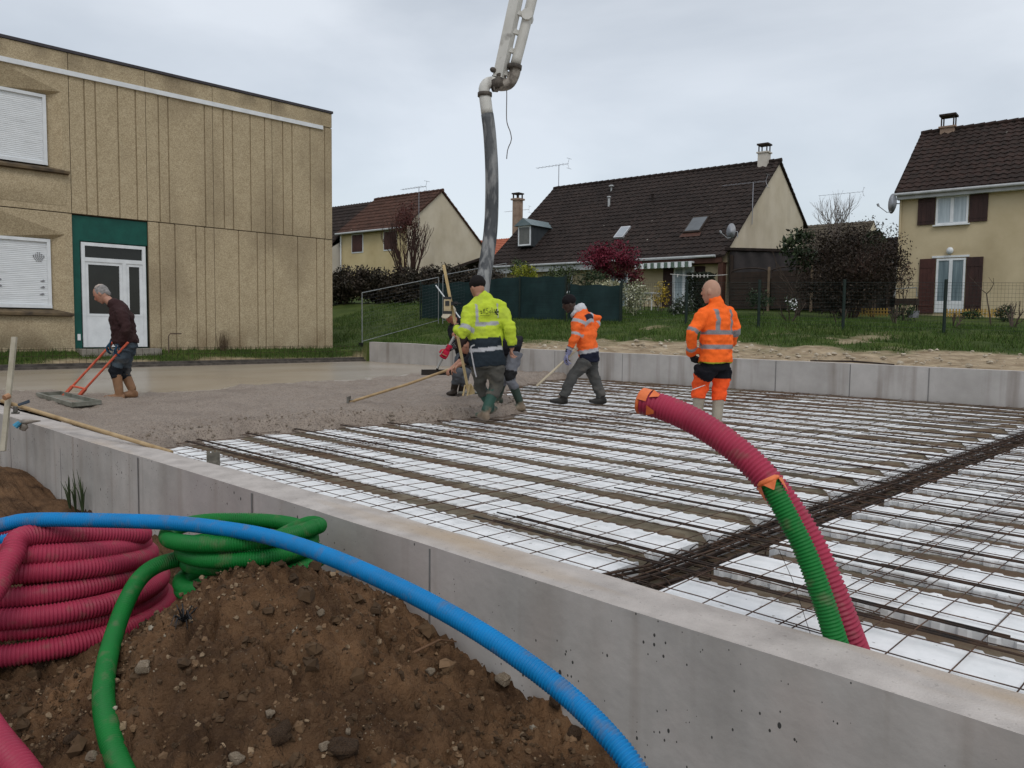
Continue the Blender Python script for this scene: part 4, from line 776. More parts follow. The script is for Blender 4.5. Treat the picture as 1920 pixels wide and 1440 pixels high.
# ---- left house
o = J(763, 480, 51.); zg = 2.6; r = empty('red_brown_roofed_house', (o[0], o[1], zg), 'yellow house with red brown tiles and a wide blank cream gable', 'house')
house_wall(o, -6.5, 0, 0, zg, 7.75, 3.14, 10.1, 7.4, 6.9, M_ren_y2, M_ren_c, r)
roof_slope(o, -6.6, .12, -.4, 7.45, 3.14, 10.22, M_tile_r, r, row=.42); roof_slope(o, -6.6, .12, 7.75, 6.6, 3.14, 10.22, M_tile_r, r, row=.42); ridge(o, -6.6, .12, 3.14, 10.22, M_tile_r, r); gutter(o, -6.55, .1, -.45, 7.42, r)
for u0, u1 in ((-5.28, -4.25), (-2.1, -1.0)):
    b = MB(); hbox(b, o, u0-.07, u1+.07, -.03, .0, 6.1, 7.38); b.build('window_surround', M_white, r); shutter(o, u0, (u0+u1)/2-.15, 6.18, 7.3, r, M_brownr); shutter(o, (u0+u1)/2-.14, u1, 6.18, 7.3, r, M_brownr)
MB().tube([HW(o, -6.4, -.1, 7.4), HW(o, -6.4, -.1, zg)], .05, 6).build('downpipe', M_white, r)
aerial(o, .15, .9, 7.6, 10.1, 2.2, 'tv aerial in front of the cream gable of the red brown roofed house', HU)
r = empty('neighbour_house', HW(o, -10, 1, zg), 'house with darker tiles adjoining the red brown roofed house behind the school', 'house'); r.name = 'terraced_house'
house_wall(o, -14, -6.62, 0, zg, 6.6, 3.1, 10.1, 7.4, 6.9, M_ren_w, M_ren_w, r); roof_slope(o, -14, -6.62, -1.4, 6.15, 3.1, 10.1, M_tile_b, r, row=.42); roof_slope(o, -14, -6.62, 7.7, 6.6, 3.1, 10.1, M_tile_b, r, row=.42); MB().add([HW(o, -6.63, 0, 6.9), HW(o, -6.63, -1.3, 6.2), HW(o, -6.63, -1.3, zg), HW(o, -6.63, 0, zg)], [(0, 1, 2, 3)]).build('side_wall', M_ren_w, r)
# lean-to roof right of the left house
r = empty('lean_to', J(885, 505, 47)*A([1, 1, 0])+A([0, 0, 2.4]), 'low dark lean-to roof between the two middle houses', 'lean-to')
p0, p1, p2 = J(838, 504, 47), J(914, 478, 46), J(914, 512, 46); b = MB(); dep = FH*3
b.add([p0, p1, p1+dep, p0+dep, p0-UP*.15, p1-UP*.15, p1+dep-UP*.15, p0+dep-UP*.15], [(0, 1, 2, 3), (4, 7, 6, 5), (0, 4, 5, 1), (1, 5, 6, 2), (3, 2, 6, 7), (0, 3, 7, 4)]); b.build('roof', M_tile_b, r); b = MB(); q0 = J(845, 540, 48.2); q1 = J(916, 540, 47.2); b.add([q0*A([1, 1, 0])+UP*2.2, q1*A([1, 1, 0])+UP*2.2, q1*A([1, 1, 0])+UP*(p1[2]-.2), q0*A([1, 1, 0])+UP*(p0[2]-.1)], [(0, 1, 2, 3)]); b.build('wall', M_wood, r)
# orange roofed house far behind, tall chimney, roof behind the big bush
o3 = J(860, 520, 78.); r = empty('orange_roofed_house', (o3[0], o3[1], 3), 'far house showing only a bit of bright orange roof', 'house'); ze = J(900, 488, 78)[2]; zr = J(935, 452, 82)[2]
house_wall(o3, -4, 9, 0, 3, ze, 4, zr-.1, 8, ze, M_ren_c, M_ren_c, r); roof_slope(o3, -4, 9, -.3, ze-.2, 4, zr, M_tile_o, r, row=.4); roof_slope(o3, -4, 9, 8.3, ze-.2, 4, zr, M_tile_o, r, row=.4)
aerial(o3, 4.6, 4, zr, zr+2.6, 3.0, 'far tv aerial above the orange roof')
o4 = J(970, 450, 52.); r = empty('chimney_stack', (o4[0], o4[1], 4.), 'tall brownish chimney stack rising behind the dark brown roof', 'chimney'); zt = J(970, 374, 52)[2]; b = MB(); hbox(b, o4, -.24, .24, -.24, .24, 4., zt); hbox(b, o4, -.33, .33, -.33, .33, zt-.06, zt-.002+.05); b.build('stack', M_chim, r); b = MB()
for a in (-1, 1):
    for e_ in (-1, 1): hbox(b, o4, a*.2-.035, a*.2+.035, e_*.2-.035, e_*.2+.035, zt+.05, zt+.32)
hbox(b, o4, -.29, .29, -.29, .29, zt+.32, zt+.40); b.build('cowl', M_wood, r)
o5 = J(1500, 440, 60.); r = empty('far_house', (o5[0], o5[1], 3), 'far house with a low mossy roof behind the big bare bush', 'house'); r.name = 'mossy_roofed_house'; z1 = J(1540, 414, 60)[2]; M_moss = mat('mossy tiles', (.055, .045, .03), (.10, .08, .055), 4, .9)
house_wall(o5, -3, 4.4, 0, 3, z1-2.2, 3, z1-.1, 6, z1-2.2, M_ren_c, M_ren_c, r); roof_slope(o5, -3, 4.4, -.4, z1-2.4, 3, z1, M_moss, r, row=.4); roof_slope(o5, -3, 4.4, 6.4, z1-2.4, 3, z1, M_moss, r, row=.4); aerial(o5, 2.6, 3, z1, z1+2.2, 3.2, 'far tv aerial above the mossy roof behind the bare tree')
# ================================================================== grass
def gz(x, y): return float(ground_z(x, y))
def blades(n, pick, hmin, hmax, name, wdt=.011):
    V = []; Fc = []; C = []; R = np.random.default_rng(5); k = 0
    while k < n:
        X = pick(R, n*2); z = ground_z(X[:, 0], X[:, 1]); 
        for (x, y), zz in zip(X, z):
            if k >= n: break
            h = R.uniform(hmin, hmax); a = R.uniform(0, 6.28); t = R.normal(0, .4, 2)*h; b0 = 3*k; dx, dy = math.cos(a)*wdt, math.sin(a)*wdt
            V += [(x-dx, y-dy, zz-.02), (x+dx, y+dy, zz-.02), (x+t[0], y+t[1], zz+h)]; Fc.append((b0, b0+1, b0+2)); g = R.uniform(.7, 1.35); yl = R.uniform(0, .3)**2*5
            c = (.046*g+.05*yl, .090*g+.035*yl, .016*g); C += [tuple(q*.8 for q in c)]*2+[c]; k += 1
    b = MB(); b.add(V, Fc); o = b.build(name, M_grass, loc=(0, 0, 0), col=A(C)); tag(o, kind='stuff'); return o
M_grass = mat('grass', (1, 1, 1), attr=True, rough=.8, spec=.2, scale=.5, var=.25)
def pick_bank(R, n):
    x = R.uniform(-30, 4, n); y = R.uniform(14.5, 27, n); m = dirt_mask(x, y) < .45; l = x*RT[0]+y*RT[1]; D = x*FH[0]+y*FH[1]; m &= (np.abs(l/D) < .72); return np.stack([x, y], 1)[m]
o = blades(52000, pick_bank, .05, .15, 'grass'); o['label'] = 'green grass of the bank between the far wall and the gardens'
def pick_strip(R, n):
    x = R.uniform(-22, -20.75, n); y = R.uniform(2.5, 14.3, n); m = dirt_mask(x, y) < .6; return np.stack([x, y], 1)[m]
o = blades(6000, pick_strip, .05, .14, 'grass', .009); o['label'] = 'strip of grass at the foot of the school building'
b = MB(); R = random.Random(12)
for (px, py) in ((132, 950), (142, 952), (155, 955)):
    P = A([J(px, py, 1)[0], 0, 0]); P = onpl(px, py, A([0, 2.38, 0]), A([0, 1., 0]))
    for k in range(7): d = A([R.uniform(-.1, .1), R.uniform(-.05, .02), R.uniform(.18, .38)]); b.tube([P-UP*.05, P+d*.6, P+d+A([d[0]*.5, 0, -.02])], [.008, .006, .001], 3)
tag(b.build('grass_tuft', mat('tuft', (.03, .05, .02), (.06, .085, .03), 9, .8)), 'tuft of long grass at the outer foot of the front wall', 'grass tuft')
# pebbles and scraps on the dirt bank
b = MB(); R = random.Random(13); k = 0
while k < 500:
    x, y = R.uniform(-18, 1), R.uniform(14.6, 18.5)
    if dirt_mask(A([x]), A([y]))[0] < .4: continue
    s = .012+.05*R.random()**4; q = MB(); q.ell((x, y, gz(x, y)+s*.3+.02), np.eye(3), (s*1.3, s, s*.6), 5, 4); b.add(q.v[0]+RNG.normal(0, s*.15, q.v[0].shape), q.f); k += 1
o = b.build('pebbles', mat('bank pebbles', (.30, .25, .18), (.52, .46, .37), 3, .9), loc=(0, 0, 0)); tag(o, kind='stuff'); o['label'] = 'pebbles scattered over the dirt bank'
b = MB()
for (x0, x1) in ((-6.4, -4.9), (-13.4, -12.3)): b.tube([(x0, 14.45, wall_top(x0)+.02), ((x0+x1)/2, 14.5, wall_top(x0)+.035), (x1, 14.42, wall_top(x1)+.02)], [.012, .02, .012], 6)
b.f = b.f[:len(b.f)//2]; b.v = b.v[:1]; tag(b.build('lath', M_wood), 'thin dark lath lying on top of the far wall', 'lath')

# ================================================================== foliage helpers
M_leaf = mat('leaves', (1, 1, 1), attr=True, rough=.6, spec=.25, scale=2., var=.2); M_bark = mat('bark', (.045, .032, .024), (.09, .066, .05), 8, .9, .4, 40, stretch=(1, 1, .2)); M_twig = mat('twig', (.045, .028, .022), (.085, .05, .038), 6, .9)
def crown_mesh(c, rad, n, size, cols, seed, ncl=26, spread=.26, shape=1., flat=0.):
    R = np.random.default_rng(seed); c = A(c, float); rad = A(rad, float); cl = []
    while len(cl) < ncl:
        p = R.uniform(-1, 1, 3); r = np.linalg.norm(p)
        if r < 1 and r > .25*shape: cl.append(p)
    cl = A(cl); ci = R.integers(0, ncl, n); P = cl[ci]*.88+R.normal(0, spread, (n, 3))*R.uniform(.6, 1.2, (ncl, 1))[ci]
    P = P[np.linalg.norm(P, axis=1) < 1.18]; n = len(P); ci = ci[:n]; Q = c+P*rad; a = R.normal(size=(n, 3)); a[:, 2] *= 1-flat*.5; a /= np.linalg.norm(a, axis=1)[:, None]; b_ = np.cross(a, R.normal(size=(n, 3))); b_ /= np.linalg.norm(b_, axis=1)[:, None]
    s = (size*R.uniform(.6, 1.4, n))[:, None]; V = np.stack([Q-a*s, Q-b_*s*.45, Q+a*s, Q+b_*s*.45], 1).reshape(-1, 3)
    ct = R.uniform(.65, 1.3, ncl)[ci][:, None]*R.uniform(.75, 1.25, (n, 1)); k = R.random((n, 1)); C = (A(cols[0])*(1-k)+A(cols[1])*k)*ct
    if len(cols) > 2: m = R.random(n) < cols[2][3]; C[m] = A(cols[2][:3])*R.uniform(.8, 1.2, (m.sum(), 1))
    b = MB(); b.add(V, [(4*i, 4*i+1, 4*i+2, 4*i+3) for i in range(n)]); return b, np.repeat(C, 4, 0)
def twigs(b, P, d, L, r, depth, R, spread=.5, up=.15, nb=3, ns=4, shrink=.7):
    pts = [P]; D = A(d, float)
    for i in range(3): D = D+A([R.gauss(0, .12), R.gauss(0, .12), R.gauss(0, .08)+up*.3]); D /= np.linalg.norm(D); pts.append(pts[-1]+D*L/3)
    b.tube(pts, np.linspace(r, r*.6, 4), ns if depth > 1 else 3, caps=False)
    if depth <= 0: return
    for k in range(nb):
        s = pts[-1] if k < 2 else pts[1+R.randrange(2)]; e = D+A([R.gauss(0, spread), R.gauss(0, spread), R.gauss(0, spread*.7)+up]); e /= np.linalg.norm(e); twigs(b, s, e, L*shrink*R.uniform(.8, 1.15), r*.58, depth-1, R, spread, up, nb, ns, shrink)
def plant(name, base, label, cat, crown=None, stems=None, group=None):
    rt = empty(name, base, label, cat, group)
    if crown:
        for k, cr_ in enumerate(crown if isinstance(crown, list) else [crown]):
            b, C = crown_mesh(**cr_); b.build('crown', M_leaf, rt, col=C)
    if stems:
        b = MB(); R = random.Random(stems.get('seed', 1))
        for k in range(stems['n']):
            a = R.uniform(0, 6.28); s = stems.get('lean', .25); twigs(b, A(base)+A([math.cos(a), math.sin(a), 0])*stems.get('foot', .08), A([math.cos(a)*s, math.sin(a)*s, 1]), stems['L'], stems['r'], stems['depth'], R, stems.get('spread', .4), stems.get('up', .2), stems.get('nb', 3), 5, stems.get('shrink', .72))
        b.build('trunk', stems.get('mat', M_bark), rt)
    return rt
def G3(px, py, D): P = J(px, py, D); return A([P[0], P[1], gz(P[0], P[1])])
def px_m(D): return D/F
# red maple
D = 33.; B = G3(1145, 560, D); plant('maple_tree', B, 'dark red maple in front of the dark brown roof', 'tree',
  [dict(c=J(1143, 488, D), rad=(1.38, 1.1, .74), n=5600, size=.055, cols=[(.075, .009, .018), (.20, .018, .04)], seed=3, ncl=30, spread=.17, shape=.3), dict(c=J(1180, 512, D), rad=(.75, .7, .55), n=1100, size=.055, cols=[(.07, .012, .016), (.15, .02, .03)], seed=4, ncl=14)],
  dict(n=4, L=.85, r=.05, depth=3, lean=.5, spread=.5, up=.1, seed=4))
# big dark bush between the houses
D = 28.; B = G3(1590, 592, D); plant('bush', B, 'huge dark brown bare bush between the two houses behind the fence', 'bush',
  [dict(c=J(1590, 500, D), rad=(1.95, 1.4, 1.55), n=19000, size=.045, cols=[(.020, .014, .009), (.044, .029, .018)], seed=8, ncl=46, spread=.2), dict(c=J(1650, 500, D), rad=(.9, .8, .75), n=3000, size=.042, cols=[(.022, .014, .010), (.046, .029, .02)], seed=9, ncl=18), dict(c=J(1570, 545, D), rad=(1.2, .9, .8), n=3000, size=.045, cols=[(.02, .016, .012), (.038, .028, .02)], seed=10, ncl=22)],
  dict(n=9, L=1.0, r=.045, depth=4, lean=.45, spread=.38, up=.15, seed=2, mat=M_twig, foot=.25))
for px, py, D, rr, lab in ((1497, 468, 29.5, (.75, .6, .75), 'dark green laurel at the left edge of the big bare bush'), (1637, 452, 29.5, (.42, .4, .42), 'dark green laurel sprig at the right shoulder of the big bare bush')):
    plant('laurel', G3(px, 590, D), lab, 'shrub', dict(c=J(px, py, D), rad=rr, n=900, size=.085, cols=[(.012, .022, .009), (.036, .052, .02)], seed=int(px), ncl=20, spread=.22), dict(n=3, L=1.1, r=.035, depth=2, lean=.1, seed=5))
# bare tree behind the mossy roof
D = 57; B = G3(1568, 500, D); b = MB(); R = random.Random(21); rt = empty('bare_tree', B, 'leafless pale tree rising behind the mossy roof and the bush', 'tree'); T = J(1568, 425, D)
for k in range(9): a = R.uniform(0, 6.28); twigs(b, T-UP*1.2, A([math.cos(a)*.45, math.sin(a)*.45, 1]), 1.25, .05, 3, R, .3, .18, 3, 4, .75)
b.tube([B, (B+T)/2, T-UP*1.1], [.2, .16, .12], 8); b.build('trunk', mat('pale bark', (.13, .105, .09), (.2, .165, .145), 8, .9), rt)
# upright reddish shrub by the left house
D = 42; B = G3(768, 520, D); b = MB(); R = random.Random(5); rt = empty('shrub_tree', B, 'upright bare shrub with red buds before the yellow house gable', 'tree'); b0 = J(768, 505, D)
for k in range(16): a = R.uniform(0, 6.28); s = R.uniform(.05, .42); twigs(b, b0-UP*1.0+A([math.cos(a), math.sin(a), 0])*.2, A([math.cos(a)*s, math.sin(a)*s, 1]), 1.5, .055, 3, R, .17, .30, 3, 5, .66)
b.build('trunk', mat('dark red bark', (.040, .022, .018), (.075, .036, .028), 6, .9), rt)
b, C = crown_mesh(J(764, 425, D), (.74, .7, 1.15), 2800, .045, [(.060, .018, .015), (.10, .026, .02)], 3, 24, .22); b.build('crown', M_leaf, rt, col=C)
# hedge at the left
hp = [J(600, 540, 39), J(700, 540, 38.5), J(790, 540, 37.5), J(880, 535, 36.5), J(925, 540, 36)]; rt = empty('hedge', (hp[2][0], hp[2][1], gz(hp[2][0], hp[2][1])), 'long dark brownish hedge in front of the left house', 'hedge'); Vs = []; Cs = []; b = MB()
for i in range(17):
    t = i/16*4; k = min(int(t), 3); P = hp[k]+(hp[k+1]-hp[k])*(t-k); top = J(0, 495+3*math.sin(i*1.7)+(6 if i > 11 else 0), 38)[2]; zb = gz(P[0], P[1]); q, C = crown_mesh((P[0], P[1], (zb+top)/2), (1.0, .8, (top-zb)/2*1.05), 2600, .075, [(.019, .016, .009), (.045, .034, .021)] if i % 3 else [(.034, .025, .017), (.062, .045, .03)], 30+i, 26, .24, .6); b.add(q.v[0], q.f); Cs.append(C)
b.build('foliage', M_leaf, rt, col=np.vstack(Cs))
# garden shrubs above the green screens
for nm, px, py, D, rr, n, sz, cols, lab, cat in (
  ('shrub', 985, 512, 33, (.62, .5, .42), 900, .05, [(.10, .13, .012), (.28, .28, .02)], 'yellow green shrub above the green screen beside the pump hose', 'shrub'),
  ('shrub', 970, 500, 34.5, (.55, .5, .36), 600, .05, [(.025, .045, .016), (.07, .10, .03)], 'dark green twiggy shrub behind the yellow green shrub', 'shrub'),
  ('shrub', 1048, 516, 33.5, (1.05, .7, .42), 1500, .05, [(.022, .038, .012), (.085, .11, .04)], 'rounded dark green shrub below the small window of the cream house', 'shrub'),
  ('shrub', 1108, 526, 32, (.85, .6, .42), 1300, .05, [(.012, .024, .010), (.045, .065, .024)], 'darkest green shrub left of the red maple trunk', 'shrub'),
  ('shrub', 1188, 560, 28, (.62, .5, .62), 1700, .042, [(.10, .115, .05), (.36, .36, .22), (.55, .55, .42, .25)], 'cream variegated shrub at the end of the green screen', 'shrub'),
  ('shrub', 1140, 537, 29, (.9, .5, .24), 900, .04, [(.14, .15, .07), (.40, .38, .22), (.5, .5, .38, .2)], 'row of cream variegated foliage peeking over the green screen', 'shrub'),
  ('shrub', 1240, 552, 31, (.34, .3, .5), 500, .04, [(.25, .17, .02), (.52, .36, .03)], 'yellow flowering shrub by the garden table', 'shrub'),
  ('shrub', 1277, 576, 28, (.5, .45, .46), 1500, .04, [(.016, .026, .012), (.05, .07, .03), (.6, .58, .58, .07)], 'dark shrub with small white flowers left of the bald worker', 'shrub'),
  ('shrub', 1425, 560, 30, (.5, .45, .45), 700, .05, [(.012, .024, .010), (.03, .055, .02)], 'dark green shrub before the timber fence panels', 'shrub'),
  ('shrub', 1885, 590, 27, (.35, .35, .3), 500, .04, [(.014, .03, .01), (.035, .06, .02)], 'low green shrub at the right edge of the ochre house garden', 'shrub'),
  ('shrub', 1697, 588, 27, (.4, .35, .3), 600, .04, [(.02, .04, .012), (.045, .075, .025)], 'low leafy shrub left of the ochre house door', 'shrub'),
  ('shrub', 1820, 590, 29, (.4, .3, .18), 400, .04, [(.02, .045, .012), (.04, .08, .02)], 'low green clump under the right shutter of the door', 'shrub')):
    B = G3(px, py+30, D); c = J(px, py, D); plant(nm, B, lab, cat, dict(c=c, rad=rr, n=n, size=sz, cols=cols, seed=px, ncl=20, spread=.24), dict(n=3, L=max(.25, (c[2]-B[2])*.6), r=.02, depth=2, lean=.3, seed=px))
# clipped dark column
D = 32; c = J(1312, 548, D); B = G3(1312, 580, D); rt = empty('clipped_yew', B, 'tall dark clipped yew block behind the bald worker', 'shrub'); b = MB(); R = np.random.default_rng(2); P = R.uniform(-1, 1, (5200, 3)); P[np.arange(5200), R.integers(0, 3, 5200)] = np.sign(R.normal(size=5200)); P = P*A([.40, .40, .72])*(1+R.normal(0, .035, (5200, 1)))+c; a = R.normal(size=(5200, 3))*.035; bq = R.normal(size=(5200, 3))*.02
V = np.stack([P-a, P-bq, P+a, P+bq], 1).reshape(-1, 3); b.add(V, [(4*i, 4*i+1, 4*i+2, 4*i+3) for i in range(5200)]); k = R.uniform(.6, 1.3, (5200, 1)); b.build('crown', M_leaf, rt, col=np.repeat(A([[.016, .022, .010]])*k, 4, 0))
# pruned rose stems and sapling in the near gardens
for px, py, D, h, lab, fol in ((1682, 606, 24, .55, 'pruned rose bush with bare stems left of the ochre house', 0), (1573, 608, 24, .45, 'pruned low stems beside the fence post under the big bush', 0), (1787, 610, 22.5, .4, 'pruned low stems right of the tall fence post', 0), (1480, 604, 24.5, .62, 'small rose bush with white blooms behind the wire fence', 1), (1898, 612, 22.5, .75, 'gnarled pruned stump at the right edge of the gardens', 0)):
    plant('rose_bush', G3(px, py, D), lab, 'rose bush', dict(c=G3(px, py, D)+UP*h*.9, rad=(.26, .26, .22), n=160, size=.04, cols=[(.02, .04, .012), (.04, .07, .022), (.62, .62, .62, .22)], seed=px, ncl=10) if fol else None, dict(n=4, L=h*.5, r=.028, depth=2, lean=.55, spread=.35, up=.2, seed=px))
plant('sapling', G3(1858, 606, 23.5), 'thin pruned sapling in front of the ochre house wall', 'sapling', None, dict(n=1, L=.98, r=.026, depth=2, lean=.02, spread=.5, up=.15, seed=3, nb=2, foot=0, shrink=.5))
plant('dead_shrub', G3(1690, 590, 31.5), 'small brown leaved shrub by the corner of the ochre house', 'shrub', dict(c=J(1700, 520, 31.5), rad=(.35, .3, .5), n=130, size=.05, cols=[(.06, .03, .02), (.12, .06, .04)], seed=4, ncl=9), dict(n=3, L=.8, r=.02, depth=2, lean=.2, seed=8))

# ================================================================== fences
M_post = mat('green post', (.006, .014, .011), (.010, .022, .017), 5, .5); M_screen = mat('green screen', (.006, .022, .023), (.012, .036, .037), 2.2, .65, .3, 120, extra=lambda t, tc, c, p, h: mixc(t, rng(t, noise(t, tc, 3., (.2, .2, 14), 2), .5, .7, 0, .5), c, (.004, .012, .013)))
def fence_pt(p): P = HU*p+HV*22.38; return A([P[0], P[1], gz(P[0], P[1])])
ps = [-1.7, -4.08, -6.52, -8.87, -11.15, -13.46]; hs = 1.27
rt = empty('wire_fence', fence_pt(-7), 'dark green wire fence with slim posts along the gardens', 'fence'); b = MB()
for p in ps:
    q = fence_pt(p); MB().tube([q-UP*.2, q+UP*(hs+.08)], .042, 8).build('post', M_post, rt)
pp = np.arange(ps[-1], 1.2, .075); A0 = A([fence_pt(p) for p in pp])
for P in A0: b.tube([P+UP*.02, P+UP*hs], .0022, 3, caps=False)
for h in (.02, .12, .22, .32, .42, .52, .62, .72, .82, .92, 1.02, 1.12, 1.2, hs): b.tube(A0[::8]+UP*h, .0026 if h < hs else .004, 3, caps=False)
b.build('wire_netting', M_post, rt)
def screen_run(name, pa, pb, h0, h1, label, step=2.35):
    rt = empty(name, fence_pt((pa+pb)/2), label, 'screen fence'); n = 40; us = np.linspace(pa, pb, n); rows = []
    for t in (0, .33, .66, 1): rows.append([fence_pt(u)+HV*.02*math.sin(u*5+t*3)+UP*(.03+t*(h0+(h1-h0)*(u-pa)/(pb-pa)-.03)+(.02*math.sin(u*6) if t == 1 else 0)) for u in us])
    MB().grid(A(rows)).build('screen_cloth', M_screen, rt, smooth=True); k = int(abs(pb-pa)/step)+1
    for i in range(k+1): q = fence_pt(pa+(pb-pa)*i/k)-HV*.06; MB().tube([q-UP*.2, q+UP*(max(h0, h1)+.05)], .03, 8).build('post', M_post, rt)
screen_run('screen_fence', -15.5, -13.46, 1.22, 1.18, 'lower right part of the dark green privacy screen')
screen_run('screen_fence', -19.6, -15.62, 1.50, 1.50, 'tall middle part of the dark green privacy screen')
screen_run('screen_fence', -22.6, -19.7, 1.35, 1.45, 'left part of the dark green privacy screen behind the workers')
# temporary site fence
M_galv = mat('galvanised tube', (.20, .21, .21), (.30, .31, .31), 4, .55, metal=.3)
M_grid = mat('grid wire', (.10, .105, .11), (.16, .165, .17), 4, .5, metal=.4)
sp_ = [(677, 637, 540, 26.), (682, 632, 540, 26.15)]
def site_panel(pxa, ya, Da, pxb, yb, Db, hgt, label):
    a = J(pxa, ya, Da); c = J(pxb, yb, Db); za, zc = gz(a[0], a[1])+.08, gz(c[0], c[1])+.08; a[2] = za; c[2] = zc; rt = empty('site_fence_panel', a, label, 'site fence'); b = MB()
    b.tube([a, a+UP*hgt], .015, 8); b.tube([c, c+UP*hgt], .015, 8); b.tube([a+UP*hgt, c+UP*hgt], .014, 8); b.tube([a+UP*.12, c+UP*.12], .010, 8); b.build('tube_frame', M_galv, rt); w_ = MB(); n = 22
    for k in range(1, n): w_.tube([a+(c-a)*k/n+UP*.12, a+(c-a)*k/n+UP*hgt], .0015, 3, caps=False)
    for k in range(1, 14): w_.tube([a+UP*(.12+(hgt-.12)*k/14), c+UP*(.12+(hgt-.12)*k/14)], .0015, 3, caps=False)
    w_.build('wire_grid', M_grid, rt); return a, c
a, c = site_panel(679, 637, 26, 822, 600, 29.5, 1.70, 'leaning temporary fence panel on the grass left of the workers')
a2, c2 = site_panel(830, 600, 29.3, 948, 590, 32, 1.78, 'temporary fence panel behind the workers in front of the green screen')
b = MB(); b.box(a+A([.1, .1, .0]), (.55, .24, .15)); b.build('foot_block', mat('black rubber', (.012, .014, .013), rough=.8), bpy.data.objects['site_fence_panel'])
MB().tube([J(817, 535, 29.2), J(866, 601, 28.6)], .024, 6).build('brace', M_white, bpy.data.objects['site_fence_panel.001'])
# ================================================================== garden bits
M_yel = mat('yellow pickets', (.42, .26, .06), (.52, .34, .09), 5, .7)
def pickets(pa, pb, q, z, label):
    rt = empty('border_fence', HU*pa+HV*q+UP*z, label, 'border fence'); b = MB(); n = int((pb-pa)/.105)
    for k in range(n): P = HU*(pa+k*.105)+HV*q; b.box(P+UP*(z+.14), (.05, .02, .30), (HU, HV, UP))
    for h in (.08, .20): b.box(HU*(pa+pb)/2+HV*(q-.0)+UP*(z+h), (pb-pa, .045, .03), (HU, HV, UP))
    return b.build('pickets', M_yel, rt)
P0, P1 = J(1600, 588, 29.5), J(1672, 590, 28.9); pickets(P0@HU, P1@HU, P0@HV, gz(P0[0], P0[1])+.03, 'yellow picket border under the big bush')
P0, P1 = J(1775, 592, 30.2), J(1885, 590, 28.9); pickets(P0@HU, P1@HU, P0@HV, gz(P0[0], P0[1])+.03, 'yellow picket border below the ochre house door')
P0 = J(1700, 580, 31.); g0 = gz(P0[0], P0[1]); rt = empty('barbecue', (P0[0], P0[1], g0), 'dark barbecue stand with a pale bar beside the reddish shutter', 'barbecue'); b = MB()
b.box((P0[0], P0[1], g0+.55), (.75, .5, .25), (HU, HV, UP)); 
for s in (-.3, .3):
    for e_ in (-.2, .2): b.tube([P0*A([1, 1, 0])+HU*s+HV*e_+UP*g0, P0*A([1, 1, 0])+HU*s+HV*e_+UP*(g0+.5)], .03, 6)
b.build('hearth', M_wood, rt); q = P0*A([1, 1, 0])+UP*g0; MB().tube([q-HU*.42-HV*.3+UP*.72, q-HU*.34-HV*.3+UP*1.05, q+HU*.38-HV*.3+UP*1.08, q+HU*.40-HV*.3+UP*.74], .022, 6).build('frame_bar', M_galv, rt)
P0 = J(1712, 588, 29.5); g0 = gz(P0[0], P0[1]); b = MB(); b.tube([(P0[0], P0[1], g0), (P0[0], P0[1], g0+.25)], [.18, .22], 14); tag(b.build('planter_pot', mat('grey pot', (.16, .16, .18), (.24, .24, .26), 4, .7)), 'grey pot on the grass in front of the barbecue', 'pot')
# table, chairs, washing line
M_tab = mat('white table', (.55, .55, .53), rough=.6)
P0 = J(1211, 577, 33.5); g0 = gz(P0[0], P0[1]); q = A([P0[0], P0[1], g0]); rt = empty('garden_table', q, 'white garden table beside the variegated shrub', 'table'); MB().box(q+UP*.72, (1.0, .7, .05), (HU, HV, UP)).build('tabletop', M_tab, rt)
for s in (-.42, .42):
    for e_ in (-.28, .28): MB().tube([q+HU*s+HV*e_, q+HU*s+HV*e_+UP*.7], .03, 6).build('leg', M_tab, rt)
for dx, lab in ((.75, 'dark garden chair right of the white table'), (.1, 'dark garden chair in front of the white table')):
    q2 = q+HU*dx-HV*(.45 if dx < .5 else .0); rt = empty('garden_chair', q2, lab, 'chair'); MB().box(q2+UP*.43, (.45, .45, .04), (HU, HV, UP)).build('seat', M_wood, rt)
    s_ = HU*.2 if dx > .5 else -HV*.2; t_ = HV if dx > .5 else HU; b = MB()
    for k in range(5): b.tube([q2+s_+t_*(-.18+.09*k)+UP*.45, q2+s_*1.3+t_*(-.18+.09*k)+UP*.86], .012, 4)
    b.tube([q2+s_*1.3-t_*.2+UP*.87, q2+s_*1.3+t_*.2+UP*.87], .018, 5); b.build('backrest', M_wood, rt)
    for a_i in (-.19, .19):
        for e_ in (-.19, .19): MB().tube([q2+HU*a_i+HV*e_, q2+HU*a_i*.95+HV*e_*.95+UP*.43], .016, 5).build('leg', M_wood, rt)
rt = empty('washing_line', G3(1262, 590, 29), 'white washing line with pegs strung across the garden', 'washing line'); p0, p1 = J(1257, 514, 29), J(1364, 515, 28); MB().tube([p0+(p1-p0)*t-UP*.05*math.sin(math.pi*t) for t in np.linspace(0, 1, 12)], .010, 4).build('line', M_cord, rt); MB().tube([G3(1262, 590, 29), p0+RT*.1], .03, 6).build('post', M_galv, rt)
for t in (.13, .40, .48, .53, .6, .66): q = p0+(p1-p0)*t; MB().box(q-UP*.05, (.03, .02, .11)).build('peg', M_cord, rt)

